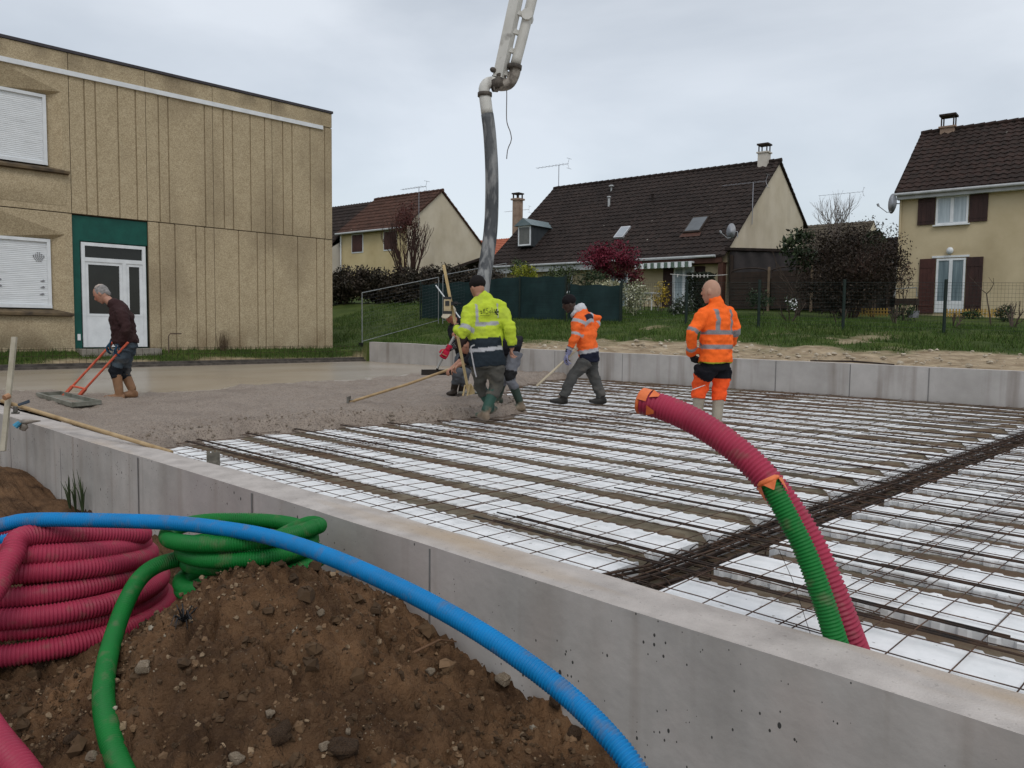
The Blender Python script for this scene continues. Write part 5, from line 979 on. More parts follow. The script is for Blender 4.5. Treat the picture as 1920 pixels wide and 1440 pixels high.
# ================================================================== concrete pump boom and hose
M_boom = mat('boom paint', (.50, .49, .45), (.62, .61, .57), 2.5, .5, extra=lambda t, tc, c, p, h: mixc(t, rng(t, noise(t, tc, 5., None, 6), .56, .72, 0, .75), c, (.10, .085, .07))); M_grime = mat('grimy steel', (.035, .03, .026), (.13, .11, .09), 9, .7, .4, 40)
M_hose = mat('rubber hose', (.035, .038, .042), (.10, .105, .11), 2.2, .6, .2, 30, stretch=(1, 1, .5), extra=lambda t, tc, c, p, h: mixc(t, rng(t, noise(t, tc, 4.5, (2.5, 2.5, .6), 8), .47, .6, 0, .85), c, (.26, .26, .255)))
D = 10.6; rt = empty('pump_boom', J(925, 150, D), 'white concrete pump boom with delivery pipe coming down from the sky', 'pump boom'); m_ = D/F
t0, t1 = J(936, 146, D), J(1000, -150, D-.2); d = t1-t0; MB().beam(t0, t1, .12, .135).build('boom_beam', M_boom, rt); b = MB()
for t in (.03, .18, .3, .42): P = t0+d*t; b.box(P+RT*.07, (.035, .16, .06)); 
b.build('boom_bracket', M_boom, rt); MB().tube([J(974, 28, D)-FH*.05, J(993, 35, D)-FH*.05], .035, 8).tube([J(988, 31, D)-FH*.1, J(990, 32, D)+FH*.1], .075, 10).build('pipe_clamp', M_boom, rt)
pp = [J(1046, -150, D-.2), J(1005, -30, D), J(996, 5, D), J(977, 80, D), J(966, 122, D)]; MB().tube(spline(pp, .08), .068, 14).build('delivery_pipe', M_boom, rt, smooth=True)
pp = [J(967, 122, D), J(964, 140, D), J(955, 156, D), J(941, 160, D), J(930, 158, D)]; MB().tube(spline(pp, .03), .074, 14).build('pipe_elbow', mat('stained elbow', (.10, .085, .07), (.42, .38, .33), 7, .7, ramp=(.38, .66)), rt, smooth=True)
pp = [J(932, 158, D), J(921, 154, D), J(912, 158, D), J(908, 166, D), J(908, 178, D)]; MB().tube(spline(pp, .03), .074, 14).build('pipe_elbow', M_boom, rt, smooth=True)
b = MB()
for (x0, y0, x1, y1, r_) in ((965, 122, 964, 130, .098), (909, 174, 909, 181, .095), (930, 150, 936, 166, .10)): b.tube([J(x0, y0, D), J(x1, y1, D)], r_, 14)
b.build('coupling', M_grime, rt, smooth=True); b = MB(); b.ell(J(924.5, 131, D-.05), np.eye(3), (.035, .05, .035), 10, 6); b.tube([J(926, 131, D), J(934, 131, D)], .015, 6); b.box(J(936, 143, D), (.14, .12, .035)); b.build('fitting', M_grime, rt)
pp = [J(926, 163, D-.1), J(928, 170, D-.12), J(933, 171, D-.1), J(936, 163, D-.05)]; MB().tube(spline(pp, .02), .012, 5).build('hydraulic_loop', M_grime, rt)
pp = [J(946, 150, D), J(950, 170, D), J(950, 225, D), J(956, 245, D), J(959, 262, D), J(952, 280, D), J(950, 298, D)]; tag(MB().tube(spline(pp, .05), .008, 4).build('loose_cable', M_grime), 'thin loose cable dangling from the pump boom end', 'cable')
hp_ = [J(909, 178, D), J(912, 202, D), J(918, 250, D), J(922, 320, D), J(922, 390, D), J(919, 440, D-.05), J(912, 490, D-.15), J(905, 535, D-.3), J(900, 575, D-.45)]
rt = empty('pump_hose', hp_[-1], 'long black rubber pump hose hanging behind the yellow jacket', 'hose'); S = spline(hp_, .06); k = 4; MB().tube(S[:k+1], .078, 16).build('steel_end', M_boom, rt, smooth=True); MB().tube(S[k:], np.linspace(.082, .098, len(S)-k), 16).build('rubber_hose', M_hose, rt, smooth=True)
# ================================================================== people
def nrm(v): v = A(v, float); return v/np.linalg.norm(v)
M_skin = mat('skin', (1, 1, 1), attr=True, rough=.55, spec=.35, scale=25, var=.08); M_cloth = mat('cloth', (1, 1, 1), attr=True, rough=.88, spec=.15, scale=14, var=.12, bump=.35, bscale=70, bdist=.01); M_rub = mat('boot rubber', (1, 1, 1), attr=True, rough=.6, spec=.3, scale=9, var=.25)
def hand(mb, wr, d, g, n_, sc=1., curl=1.):
    d = nrm(d); g = nrm(g-d*(g@d)); n_ = np.cross(d, g) if n_ is None else nrm(n_-d*(n_@d)-g*(n_@g)); c = wr+d*.05*sc
    mb.tube([wr-d*.02, wr+d*.02], [.029*sc, .030*sc], 10); mb.ell(c, [g, n_, d], (.042*sc, .019*sc, .052*sc), 10, 8)
    for k, (o_, L) in enumerate(((-.031, .8), (-.010, 1.), (.011, .96), (.031, .82))):
        p = wr+d*.088*sc+g*o_*sc; pts = [p-d*.02*sc, p]; a = .15
        for seg in (.036, .026, .022): a += .62*curl; p = p+(d*math.cos(a)+n_*math.sin(a))*seg*L*sc; pts.append(p)
        mb.tube(pts, A([.0105, .0105, .0098, .0092, .0078])*sc, 7)
    p = wr+d*.025*sc-g*.034*sc; mb.tube([p, p+(d*.6-g*.6+n_*.35)*.035*sc, p+(d*.9-g*.35+n_*.7)*.06*sc, p+(d*.8-g*.05+n_*1.1)*.075*sc], A([.013, .012, .0105, .009])*sc, 7)
def dseg(P, pts):
    best = np.full(len(P), 9.); tt = np.zeros(len(P)); L = np.r_[0, np.cumsum([np.linalg.norm(A(pts[i+1])-A(pts[i])) for i in range(len(pts)-1)])]
    for i in range(len(pts)-1):
        a, b = A(pts[i]), A(pts[i+1]); v = b-a; t = np.clip((P-a)@v/(v@v), 0, 1); d = np.linalg.norm(P-(a+t[:, None]*v), axis=1); m = d < best; best[m] = d[m]; tt[m] = (L[i]+t*(L[i+1]-L[i]))[m]
    return best, tt/L[-1]
def person(label, J_, face, hup, skin, feet_mid, jacket, trousers, boots, hat=None, hair=None, gloves=None, bulk=1., hem=.14, sleeve=1., collar=True, cup=.012, hands=None, hips_r=1., hs=1.):
    hip, chest, neck, head = J_['hip'], J_['chest'], J_['neck'], J_['head']; t = nrm(chest-hip); s = J_['shR']-J_['shL']; s = nrm(s-t*(s@t)); f = np.cross(t, s); TL = np.linalg.norm(chest-hip)
    face = nrm(face); hu = nrm(A(hup, float)-face*(A(hup)@face)); hs_ = np.cross(face, hu); zb = min(J_['toeL'][2], J_['toeR'][2])-.03
    base = A([hip[0], hip[1], zb]); mb = MB(); k = hs
    # head
    mb.ell(head, [hs_, face, hu], (.076*k, .098*k, .118*k), 16, 12); mb.ell(head+face*.026*k-hu*.058*k, [hs_, face, hu], (.056*k, .064*k, .062*k), 12, 8); mb.ell(head+face*.055*k-hu*.105*k, [hs_, face, hu], (.028*k, .022*k, .02*k), 10, 6)
    mb.tube([head+face*.088*k+hu*.012*k, head+face*.108*k-hu*.022*k, head+face*.098*k-hu*.036*k], [.009*k, .013*k, .011*k], 8); mb.ell(head+face*.085*k+hu*.026*k, [hs_, face, hu], (.052*k, .014*k, .011*k), 10, 5); mb.ell(head+face*.090*k-hu*.062*k, [hs_, face, hu], (.026*k, .010*k, .009*k), 10, 5)
    for q in (-1, 1): mb.ell(head+hs_*q*.078*k-face*.005*k-hu*.008*k, [hs_, face, hu], (.010*k, .020*k, .032*k), 8, 6)
    mb.tube([chest+t*.02, neck, head-hu*.06*k-face*.012*k], [.075, .060, .058], 12)
    # trunk and limbs under the clothes
    mid = (hip+chest)/2; mb.ering([(hip-t*.08, s, f, .09, .06), (hip, s, f, .12*bulk, .085*bulk), (mid, s, f, .14*bulk, .10*bulk), (chest-t*.08, s, f, .15*bulk, .10*bulk), (chest, s, f, .13, .08)], 14)
    for q in 'LR':
        mb.tube([J_['sh'+q]-t*.045-s*(.025 if q == 'R' else -.025), J_['el'+q], J_['wr'+q]], [.042, .038, .028], 10); mb.tube([J_['hi'+q]-UP*.05, J_['kn'+q], J_['an'+q]], [.058, .045, .036], 10)
        hd = nrm(J_['ha'+q]-J_['wr'+q]); g = J_.get('grip'+q, f); hand(mb, J_['wr'+q], hd, g, J_.get('pn'+q), 1.0)
    e1, e2 = (head+face*.088*k+hu*.010*k+hs_*q*.031*k for q in (-1, 1)); lip = head+face*.095*k-hu*.062*k
    def sk(P):
        C = np.tile(A(skin), (len(P), 1)); hh = (P-head)@hu/k; ff = (P-head)@face/k; d1 = np.minimum(np.linalg.norm(P-e1, axis=1), np.linalg.norm(P-e2, axis=1)); C[d1 < .013*k] = (.05, .03, .025); m = (np.abs((P-head)@hu/k-.030) < .006) & (ff > .06) & (np.abs((P-head)@hs_) < .055*k); C[m] *= .45
        l = P-lip; m = (np.abs(l@hu) < .009*k) & (np.abs(l@hs_) < .024*k) & (np.abs(l@face) < .02*k); C[m] = C[m]*A([.75, .5, .5]); dh = np.linalg.norm(P-head, axis=1) < .16*k; st = dh & (hh < -.03) & (ff > .0) if J_.get('stubble') else dh & False; C[st] *= .72
        ck = dh & (ff > .04) & (np.abs(hh+.02) < .04); C[ck] *= A([1.1, .95, .92]); return C
    root = fuse('person', mb, .0075, M_skin, None, base, sk, 3); tag(root, label, 'person', 'workers on the slab')
    # jacket
    mb = MB(); B = bulk
    R_ = [(hip-t*hem, s, f, .205*B*hips_r, .150*B*hips_r), (hip+t*(.05-hem*.4), s, f, .203*B, .150*B), (hip+t*.12, s, f, .195*B, .142*B), (mid+t*.05, s, f, .200*B, .145*B), (chest-t*.13, s, f, .212*B, .146*B), (chest-t*.045, s, f, .205*B, .132*B), (chest+t*.005, s, f, .186*B, .118*B), (chest+t*.045, s, f, .140*B, .098*B), (chest+t*.08, s, f, .098, .086), (chest+t*.11, s, f, .082, .078)]
    mb.ering(R_, 20)
    if collar: mb.tube([chest+t*.05, (chest+t*.05+neck)/2, neck+nrm(head-neck)*cup], [.100, .090, .082], 14)
    arms = {}
    for q in 'LR':
        S, E_, W_ = J_['sh'+q]-t*.035-s*(.012 if q == 'R' else -.012), J_['el'+q], J_['wr'+q]; W2 = E_+(W_-E_)*(sleeve if sleeve <= 1 else 1); arms[q] = [S, E_, W2]; pts = spline([S, S+(E_-S)*.5+nrm(S-E_)*0, E_, W2], .05); n = len(pts); r_ = np.interp(np.linspace(0, 1, n), [0, .25, .5, .8, 1], [.080, .077, .070, .062, .054])*B**.5
        mb.tube(pts, r_, 14); mb.ell(S-s*(1 if q == 'R' else -1)*.02, [s, f, t], (.078*B, .080*B, .070*B), 12, 8)
    if jacket.get('extra'): jacket['extra'](mb, locals())
    def jc(P):
        dt, _ = dseg(P, [hip-t*.1, chest]); dL, tL = dseg(P, arms['L']); dR, tR = dseg(P, arms['R']); x = (P-mid)@s; h = ((P-hip)@t)/TL; y = (P-mid)@f; rad = .165
        arm = np.where(dL < dR, dL, dR) < np.maximum(dt*.62, .0); ta = np.where(dL < dR, tL, tR); return jacket['col'](P, h, x, y, arm, ta, np.where(dL < dR, -1, 1))
    jk = fuse('jacket', mb, .0125, M_cloth, root, None, jc, 5, wr=(.018, (8, 8, 14)))
    if jacket.get('post'): jacket['post'](jk, locals())
    # trousers
    mb = MB(); mb.ering([(hip+t*.03, s, f, .168*B, .125*B), (hip-t*.06, s, f, .178*B, .130*B), ((J_['hiL']+J_['hiR'])/2-UP*.03, s, f, .165*B, .12*B)], 16); legs = {}
    for q in 'LR':
        H, K, An = J_['hi'+q], J_['kn'+q], J_['an'+q]; end = K+(An-K)*trousers.get('len', .95); legs[q] = [H, K, end]; pts = spline([H, (H+K)/2, K, end], .05); r_ = np.interp(np.linspace(0, 1, len(pts)), [0, .3, .52, .8, 1], A([.108, .095, .078, .074, .070])*trousers.get('w', 1)); mb.tube(pts, r_, 14)
    def tcf(P):
        dL, tL = dseg(P, legs['L']); dR, tR = dseg(P, legs['R']); return trousers['col'](P, np.where(dL < dR, tL, tR))
    fuse('trousers', mb, .0125, M_cloth, root, None, tcf, 4, wr=(.017, (9, 9, 16)))
    for q in 'LR':
        mb = MB(); K, An, T = J_['kn'+q], J_['an'+q], J_['toe'+q]; top = K+(An-K)*boots.get('top', .3); fd = nrm(T-An); hd_ = (T-An); flat = hd_-(An-K)/np.linalg.norm(An-K)*(hd_@(An-K))/np.linalg.norm(An-K)*.0
        sole = J_.get('sole'+q, UP); sd_ = nrm(np.cross(nrm(T-An), sole)); foot = nrm(np.cross(sole, sd_)); heel = An-sole*.055-foot*.05
        mb.tube([top, K+(An-K)*.75, An], A([.066, .058, .052])*boots.get('w', 1), 12); pts = [heel, heel+foot*.09+sole*.01, T-foot*.05-sole*.0, T+foot*.02]
        mb.ering([(p_, sd_, nrm(sole), w_, h_) for p_, w_, h_ in zip([heel-foot*.02, heel+foot*.04, heel+foot*.12, heel+foot*.20, heel+foot*.255], [.030, .044, .048, .050, .034], [.040, .056, .050, .036, .026])], 12); mb.tube([An, heel+foot*.05], [.052, .05], 10)
        fuse('boot', mb, .011, M_rub, root, None, lambda P: boots['col'](P, (P[:, 2]-zb)), 3)
    if hat: hat(root, head, face, hu, hs_, k)
    if hair: hair(root, head, face, hu, hs_, k)
    if gloves:
        for q in 'LR':
            if q not in gloves: continue
            mb = MB(); hd = nrm(J_['ha'+q]-J_['wr'+q]); hand(mb, J_['wr'+q], hd, J_.get('grip'+q, f), J_.get('pn'+q), 1.36); mb.tube([J_['wr'+q]-hd*.07, J_['wr'+q]+hd*.01], [.046, .042], 10); gc = gloves[q]
            fuse('glove', mb, .0085, M_cloth, root, None, lambda P: np.tile(A(gc), (len(P), 1)), 2)
    return root
def beanie(c):
    def f(root, head, face, hu, hs_, k):
        mb = MB(); ax = [hs_, face, hu]; mb.ell(head+hu*.050*k-face*.014*k, ax, (.092*k, .108*k, .098*k), 16, 10); mb.ering([(head+hu*.012*k-face*.014*k-face*.0, hs_, face, .090*k, .106*k), (head+hu*.055*k-face*.014*k, hs_, face, .098*k, .113*k)], 18)
        fuse('beanie', mb, .010, M_cloth, root, None, lambda P: np.tile(A(c), (len(P), 1)), 3, wr=(.004, (30, 30, 30)))
    return f
def cap(root, head, face, hu, hs_, k):
    mb = MB(); ax = [hs_, face, hu]; mb.ell(head+hu*.045*k-face*.01*k, ax, (.088*k, .104*k, .088*k), 16, 10); mb.ering([(head+face*.07*k+hu*.05*k, hs_, hu, .07*k, .012*k), (head+face*.15*k+hu*.04*k, hs_, hu, .066*k, .010*k), (head+face*.175*k+hu*.035*k, hs_, hu, .035*k, .008*k)], 12); fuse('cap', mb, .009, M_cloth, root, None, lambda P: np.tile(A((.42, .37, .28)), (len(P), 1)), 2)
def grey_hair(root, head, face, hu, hs_, k):
    mb = MB(); ax = [hs_, face, hu]; mb.ell(head+hu*.030*k-face*.022*k, ax, (.083*k, .090*k, .098*k), 16, 10)
    for q in (-1, 1): mb.ell(head+hs_*q*.068*k-face*.02*k+hu*.01*k, ax, (.018*k, .05*k, .045*k), 10, 6)
    mb.ell(head-face*.075*k-hu*.03*k, ax, (.06*k, .035*k, .05*k), 10, 6)
    def c(P): n = fbm(P*A([60, 60, 25]), 2)[:, None]; top = ((P-head)@hu > .09*k)[:, None]; return np.where(top, A([.36, .30, .26]), A([.25, .235, .225]))*(1+.25*n)
    fuse('hair', mb, .008, M_cloth, root, None, c, 2, wr=(.005, (40, 40, 40)))
SIL = A([.36, .36, .375])
def dirtied(C, P, amt, c=(.16, .13, .10), sc=7):
    n = sstep(.15, .75, fbm(P*sc, 4))[:, None]*amt; return C*(1-n)+A(c)*n
def boots_mud(base, mud, hmax):
    return lambda P, h: (lambda m: A(base)*(1-m)+A(mud)*m)(sstep(hmax+.06, hmax-.04, h+.10*fbm(P*9, 3))[:, None])
# ---- bald worker in orange, standing with his back to us
D = 9.02; f0 = FH*.86-RT*.5
jo = dict(hip=J(1341, 684, D), chest=J(1344, 582, D), neck=J(1341, 564, D), head=J(1334, 546, D), shL=J(1315, 584, D-.12), shR=J(1369, 582, D+.12), elL=J(1298, 626, D-.16), wrL=J(1298, 664, D+.02), haL=J(1303, 678, D+.08), elR=J(1378, 622, D+.12), wrR=J(1360, 655, D+.36), haR=J(1350, 668, D+.42),
  hiL=J(1324, 690, D-.06), hiR=J(1352, 690, D+.06), knL=J(1313, 724, D+.02), anL=J(1306, 790, D), toeL=J(1294, 799, D+.14), knR=J(1349, 725, D+.04), anR=J(1343, 799, D-.02), toeR=J(1326, 808, D+.10), gripL=f0, gripR=UP)
def col_orange(P, h, x, y, arm, ta, sd_):
    C = np.tile(A([.92, .145, .022]), (len(P), 1)); b = ~arm & ((np.abs(h-.60) < .04) | (np.abs(h-.33) < .04)); b |= ~arm & (np.abs(np.abs(x)-.115) < .023) & (h > .60) & (h < 1.02); b |= arm & ((np.abs(ta-.40) < .038) | (np.abs(ta-.80) < .038)); C = dirtied(C, P, .35, (.45, .08, .02), 5); C[b] = SIL*.62
    C[~arm & (h < .055)] = (.42, .50, .05); return C
def tr_orange(P, t):
    C = dirtied(np.tile(A([.88, .10, .022]), (len(P), 1)), P, .25, (.4, .06, .02), 6); C[t < .30+.05*np.sin(P[:, 0]*16)] = (.008, .008, .011); return C
person('bald worker in orange high visibility fleece standing with his back to us, mud covered boots', jo, -RT*.80+FH*.60, UP-RT*.05, (.42, .235, .16), None, dict(col=col_orange), dict(col=tr_orange, len=.36, w=1.2), dict(col=lambda P, h: dirtied(np.tile(A([.30, .265, .21]), (len(P), 1)), P, .5, (.20, .17, .13), 6), top=.22, w=1.05), gloves={'L': (.012, .012, .013)}, bulk=1.06, hem=-.02, hs=1.1, cup=.05)
# ---- worker in orange jacket with white hood, raking
D = 12.0
jo = dict(hip=J(1104, 668, D), chest=J(1092, 592, D), neck=J(1080, 582, D), head=J(1067, 570, D), shL=J(1083, 595, D-.19), shR=J(1101, 590, D+.19), elL=J(1077, 632, D-.24), wrL=J(1065, 662, D-.2), haL=J(1059, 674, D-.18), elR=J(1120, 602, D+.24), wrR=J(1100, 632, D+.1), haR=J(1092, 645, D+.02),
  hiL=J(1100, 676, D-.1), hiR=J(1107, 676, D+.1), knL=J(1074, 705, D-.1), anL=J(1056, 745, D-.1), toeL=J(1034, 755, D-.12), knR=J(1113, 706, D+.1), anR=J(1129, 745, D+.1), toeR=J(1110, 757, D+.06), gripL=FH, gripR=FH)
def col_hood(P, h, x, y, arm, ta, sd_):
    C = dirtied(np.tile(A([.85, .145, .03]), (len(P), 1)), P, .2, (.4, .09, .03), 5); nav = (.012, .014, .028); u_ = h-.22*y/.14*0
    C[~arm & (h < .10)] = nav; C[~arm & (np.abs(h-.135) < .045)] = SIL; q = h+1.3*y; m = ~arm & (np.abs(q-.80) < .085) & (y < .08); C[m] = nav; C[~arm & (np.abs(q-.67) < .045) & (y < .08)] = SIL
    C[arm & (ta > .80)] = nav; C[arm & (np.abs(ta-.86) < .035)] = SIL; C[arm & (np.abs(ta-.42) < .04)] = SIL; C[arm & (np.abs(ta-.06) < .05)] = SIL; C[~arm & (h < .10) & (y > .09)] = (.85, .145, .03); return C
def hood(mb, L): pass
def post_hood(jk, L):
    mb = MB(); n_, h_ = L['neck'], L['head']; b = nrm(RT*.9+UP*.45); mb.ell(n_+RT*.055+UP*.01, [RT, FH, UP], (.115, .12, .075), 14, 8); mb.ell(n_+RT*.075+UP*.055, [b, FH, np.cross(b, FH)], (.07, .085, .06), 12, 8); mb.tube([n_+RT*.0-UP*.03, n_-RT*.04+UP*.0], [.10, .085], 12)
    fuse('hood', mb, .012, M_cloth, L['root'], None, lambda P: np.tile(A([.52, .52, .54]), (len(P), 1)), 4, wr=(.010, (14, 14, 20)))
gtr = lambda P, t: dirtied(np.tile(A([.075, .075, .072]), (len(P), 1)), P, .5, (.13, .115, .10), 5)
person('worker in orange and navy jacket with white hood raking, dark beanie and grey trousers', jo, -RT*.92-UP*.32-FH*.1, UP, (.045, .027, .02), None, dict(col=col_hood, post=post_hood), dict(col=gtr, len=.97, w=1.05), dict(col=lambda P, h: np.tile(A([.022, .02, .018]), (len(P), 1)), top=.80, w=1.1), hat=beanie((.010, .008, .009)), gloves={'L': (.22, .22, .34)}, bulk=1.04, hem=.09)
# ---- worker in yellow jacket, back view
D = 9.5
jo = dict(hip=J(913, 668, D), chest=J(908, 570, D), neck=J(900, 556, D), head=J(895, 539, D+.03), shL=J(880, 573, D-.06), shR=J(938, 569, D+.06), elL=J(868, 625, D-.16), wrL=J(857, 614, D+.10), haL=J(851, 611, D+.20), elR=J(955, 612, D-.06), wrR=J(960, 652, D), haR=J(957, 667, D+.03),
  hiL=J(902, 684, D), hiR=J(928, 684, D), knL=J(900, 725, D+.22), anL=J(920, 760, D+.30), toeL=J(926, 771, D+.44), knR=J(930, 724, D+.06), anR=J(910, 772, D-.06), toeR=J(902, 794, D+.03), gripL=UP, gripR=FH)
def col_yel(P, h, x, y, arm, ta, sd_):
    C = dirtied(np.tile(A([.46, .57, .045]), (len(P), 1)), P, .28, (.25, .29, .07), 6); nav = (.020, .028, .036); C[~arm & (h < .36+.06*x)] = nav; b = ~arm & (np.abs(h-.62-.06*x) < .036); b |= ~arm & (np.abs(np.abs(x)-.145) < .026) & (h > .62) & (h < 1.0); b |= arm & (sd_ < 0) & (np.abs(ta-.42) < .045); b |= arm & (sd_ > 0) & (np.abs(ta-.42) < .0); C[arm & (ta > .93)] = nav; C[b] = SIL; C[~arm & (np.abs(h-.145-.08*x) < .036)] = SIL*1.15; return C
def post_yel(jk, L):
    me = jk.data; off = A(L['root'].location); bv = BVHTree.FromPolygons([v.co[:] for v in me.vertices], [p.vertices[:] for p in me.polygons]); vd = -nrm(L['f'])
    o_, s, t, hip, TL = L['chest'], L['s'], L['t'], L['hip'], L['TL']; b = MB()
    def stroke(pts, r_=.0035):
        Q = []
        for u, v in pts:
            p = hip+t*TL*v+s*u-L['f']*.5; h_ = bv.ray_cast(Vector(p-off), Vector(L['f']))
            if h_[0] is not None: Q.append(A(h_[0])+off-L['f']*.002)
        if len(Q) > 1: b.tube(Q, r_, 5)
    y0 = .835; z = lambda xs, c: [(a, y0+v) for a, v in zip(xs, c)]
    stroke(z([-.10, -.085, -.075, -.082, -.095, -.072], [.02, .03, .01, -.02, -.005, -.02])); stroke(z([-.060, -.056], [.06, -.02])); stroke(z([-.046, -.042], [.07, -.02])); stroke(z([-.005, -.024, -.026, -.006, -.010, -.032], [.07, .065, .04, .02, -.015, -.02])); stroke(z([.010, .022, .03, .02, .008, .010], [.02, .03, .0, -.02, 0., .02])); stroke(z([.043, .045, .055], [.085, .0, -.015])); stroke(z([.080, .068, .078, .082, .066], [.05, .04, .015, -.01, -.01]))
    stroke(z([-.10, .0, .09], [-.05, -.055, -.04]), .0022); b.build('lettering', mat('ink', (.05, .065, .02), rough=.8), jk); b2 = MB()
    for u, v, a in ((.105, .87, .9), (.122, .835, .1), (.108, .79, -.6), (.092, .825, 2.2)):
        Q = []
        for k_ in range(8):
            q = 2*math.pi*k_/8; x_, y_ = .019*math.cos(q), .010*math.sin(q); p = hip+t*(TL*v+x_*math.sin(a)+y_*math.cos(a))+s*(u+x_*math.cos(a)-y_*math.sin(a))-L['f']*.5; h_ = bv.ray_cast(Vector(p-off), Vector(L['f'])); 
            if h_[0] is not None: Q.append(A(h_[0])+off-L['f']*.004)
        if len(Q) > 3: b2.prism(Q, L['f']*.002)
    b2.build('leaf_emblem', mat('dark leaf ink', (.012, .02, .010), rough=.8), jk)
person('worker in yellow and navy jacket seen from behind, holding the upright timber staff', jo, FH*.72-RT*.62-UP*.25, UP, (.36, .18, .12), None, dict(col=col_yel, post=post_yel), dict(col=lambda P, t: dirtied(np.tile(A([.080, .076, .066]), (len(P), 1)), P, .6, (.15, .13, .10), 6), len=.42, w=1.12), dict(col=boots_mud((.022, .065, .048), (.20, .15, .105), .17), top=.15, w=1.08), hat=beanie((.012, .010, .010)), bulk=1.10, hem=.12, hips_r=1.0)
# ---- grey haired man with the bull float
D = 11.35
jo = dict(hip=J(237, 646, D), chest=J(224, 580, D), neck=J(208, 567, D), head=J(190, 551, D), shL=J(226, 581, D-.19), shR=J(219, 580, D+.19), elL=J(238, 617, D-.25), wrL=J(226, 645, D-.20), haL=J(218, 656, D-.16), elR=J(230, 615, D+.24), wrR=J(211, 641, D+.18), haR=J(202, 652, D+.14),
  hiL=J(234, 652, D-.1), hiR=J(239, 652, D+.1), knL=J(217, 692, D-.1), anL=J(224, 738, D-.1), toeL=J(208, 749, D-.12), knR=J(232, 696, D+.1), anR=J(249, 732, D+.1), toeR=J(241, 750, D+.05), gripL=FH, gripR=FH)
person('grey haired man in dark maroon shirt bending over the long float, blue gloves', jo, -RT*.80-UP*.55-FH*.12, UP*.85-RT*.45, (.40, .21, .145), None, dict(col=lambda P, h, x, y, arm, ta, sd_: dirtied(np.tile(A([.036, .017, .017]), (len(P), 1)), P, .3, (.07, .045, .04), 6)), dict(col=lambda P, t: dirtied(np.where((t > .62)[:, None], A([.012, .014, .018]), A([.055, .072, .088])), P, .55, (.13, .125, .12), 6), len=.36, w=1.15), dict(col=lambda P, h: dirtied(np.tile(A([.235, .125, .065]), (len(P), 1)), P, .6, (.22, .16, .10), 7), top=.2, w=1.08), hair=grey_hair, gloves={'L': (.018, .055, .095), 'R': (.018, .055, .095)}, bulk=1.12, hem=.0, hs=1.06)
# ---- man in cap with red glove and squeegee
D = 12.4
jo = dict(hip=J(877, 657, D+.15), chest=J(860, 611, D-.18), neck=J(852, 602, D-.28), head=J(844, 589, D-.36), shR=J(845, 616, D-.28), shL=J(876, 612, D-.06), elR=J(853, 645, D-.40), wrR=J(840, 655, D-.50), haR=J(834, 665, D-.52), elL=J(886, 640, D-.25), wrL=J(862, 634, D-.5), haL=J(852, 632, D-.54),
  hiR=J(867, 664, D+.05), hiL=J(884, 664, D+.15), knR=J(859, 697, D-.2), anR=J(851, 730, D-.05), toeR=J(841, 738, D-.22), knL=J(873, 700, D-.12), anL=J(865, 735, D), toeL=J(857, 745, D-.18), gripL=RT, gripR=RT)
person('stooping worker in cap and black sweater with red glove, pushing the wide squeegee', jo, -FH*.70-RT*.45-UP*.55, UP-FH*.4, (.44, .19, .12), None, dict(col=lambda P, h, x, y, arm, ta, sd_: np.where((arm & (ta > .5) & (np.sin(ta*95) > .82))[:, None], A([.30, .30, .30]), A([.014, .014, .016]))), dict(col=lambda P, t: np.where(((t > .42) & (t < .60))[:, None], A([.015, .015, .016]), A([.11, .12, .135])), len=.62, w=1.0), dict(col=lambda P, h: np.tile(A([.035, .026, .02]), (len(P), 1)), top=.45, w=1.0), hat=cap, gloves={'R': (.42, .016, .045)}, bulk=.98, hem=.10)
# ---- man bent double behind the yellow jacket, with the long handled rake
D = 11.0
jo = dict(hip=J(963, 650, D), chest=J(897, 640, D), neck=J(884, 644, D), head=J(871, 648, D+.05), shL=J(897, 648, D-.19), shR=J(893, 640, D+.19), elL=J(877, 676, D-.22), wrL=J(861, 684, D-.22), haL=J(853, 689, D-.2), elR=J(868, 672, D+.1), wrR=J(848, 690, D+.0), haR=J(840, 695, D-.05),
  hiL=J(966, 660, D-.1), hiR=J(960, 660, D+.1), knL=J(957, 709, D-.16), anL=J(976, 757, D-.1), toeL=J(962, 770, D-.14), knR=J(944, 706, D+.06), anR=J(934, 744, D+.1), toeR=J(920, 754, D+.06), gripL=FH, gripR=FH)
person('worker bent double behind the yellow jacket, bare forearms on the long wooden rake', jo, -RT*.6-UP*.8, -RT*.8+UP*.5, (.40, .20, .135), None, dict(col=lambda P, h, x, y, arm, ta, sd_: np.tile(A([.013, .012, .016]), (len(P), 1))), dict(col=lambda P, t: dirtied(np.where(((t > .5) & (t < .72))[:, None], A([.016, .016, .017]), A([.15, .155, .175])), P, .4, (.1, .1, .11), 7), len=.42, w=1.0), dict(col=boots_mud((.03, .05, .038), (.20, .155, .11), .12), top=.3, w=1.0), hat=beanie((.03, .02, .018)), bulk=1.0, hem=.10, sleeve=.25)

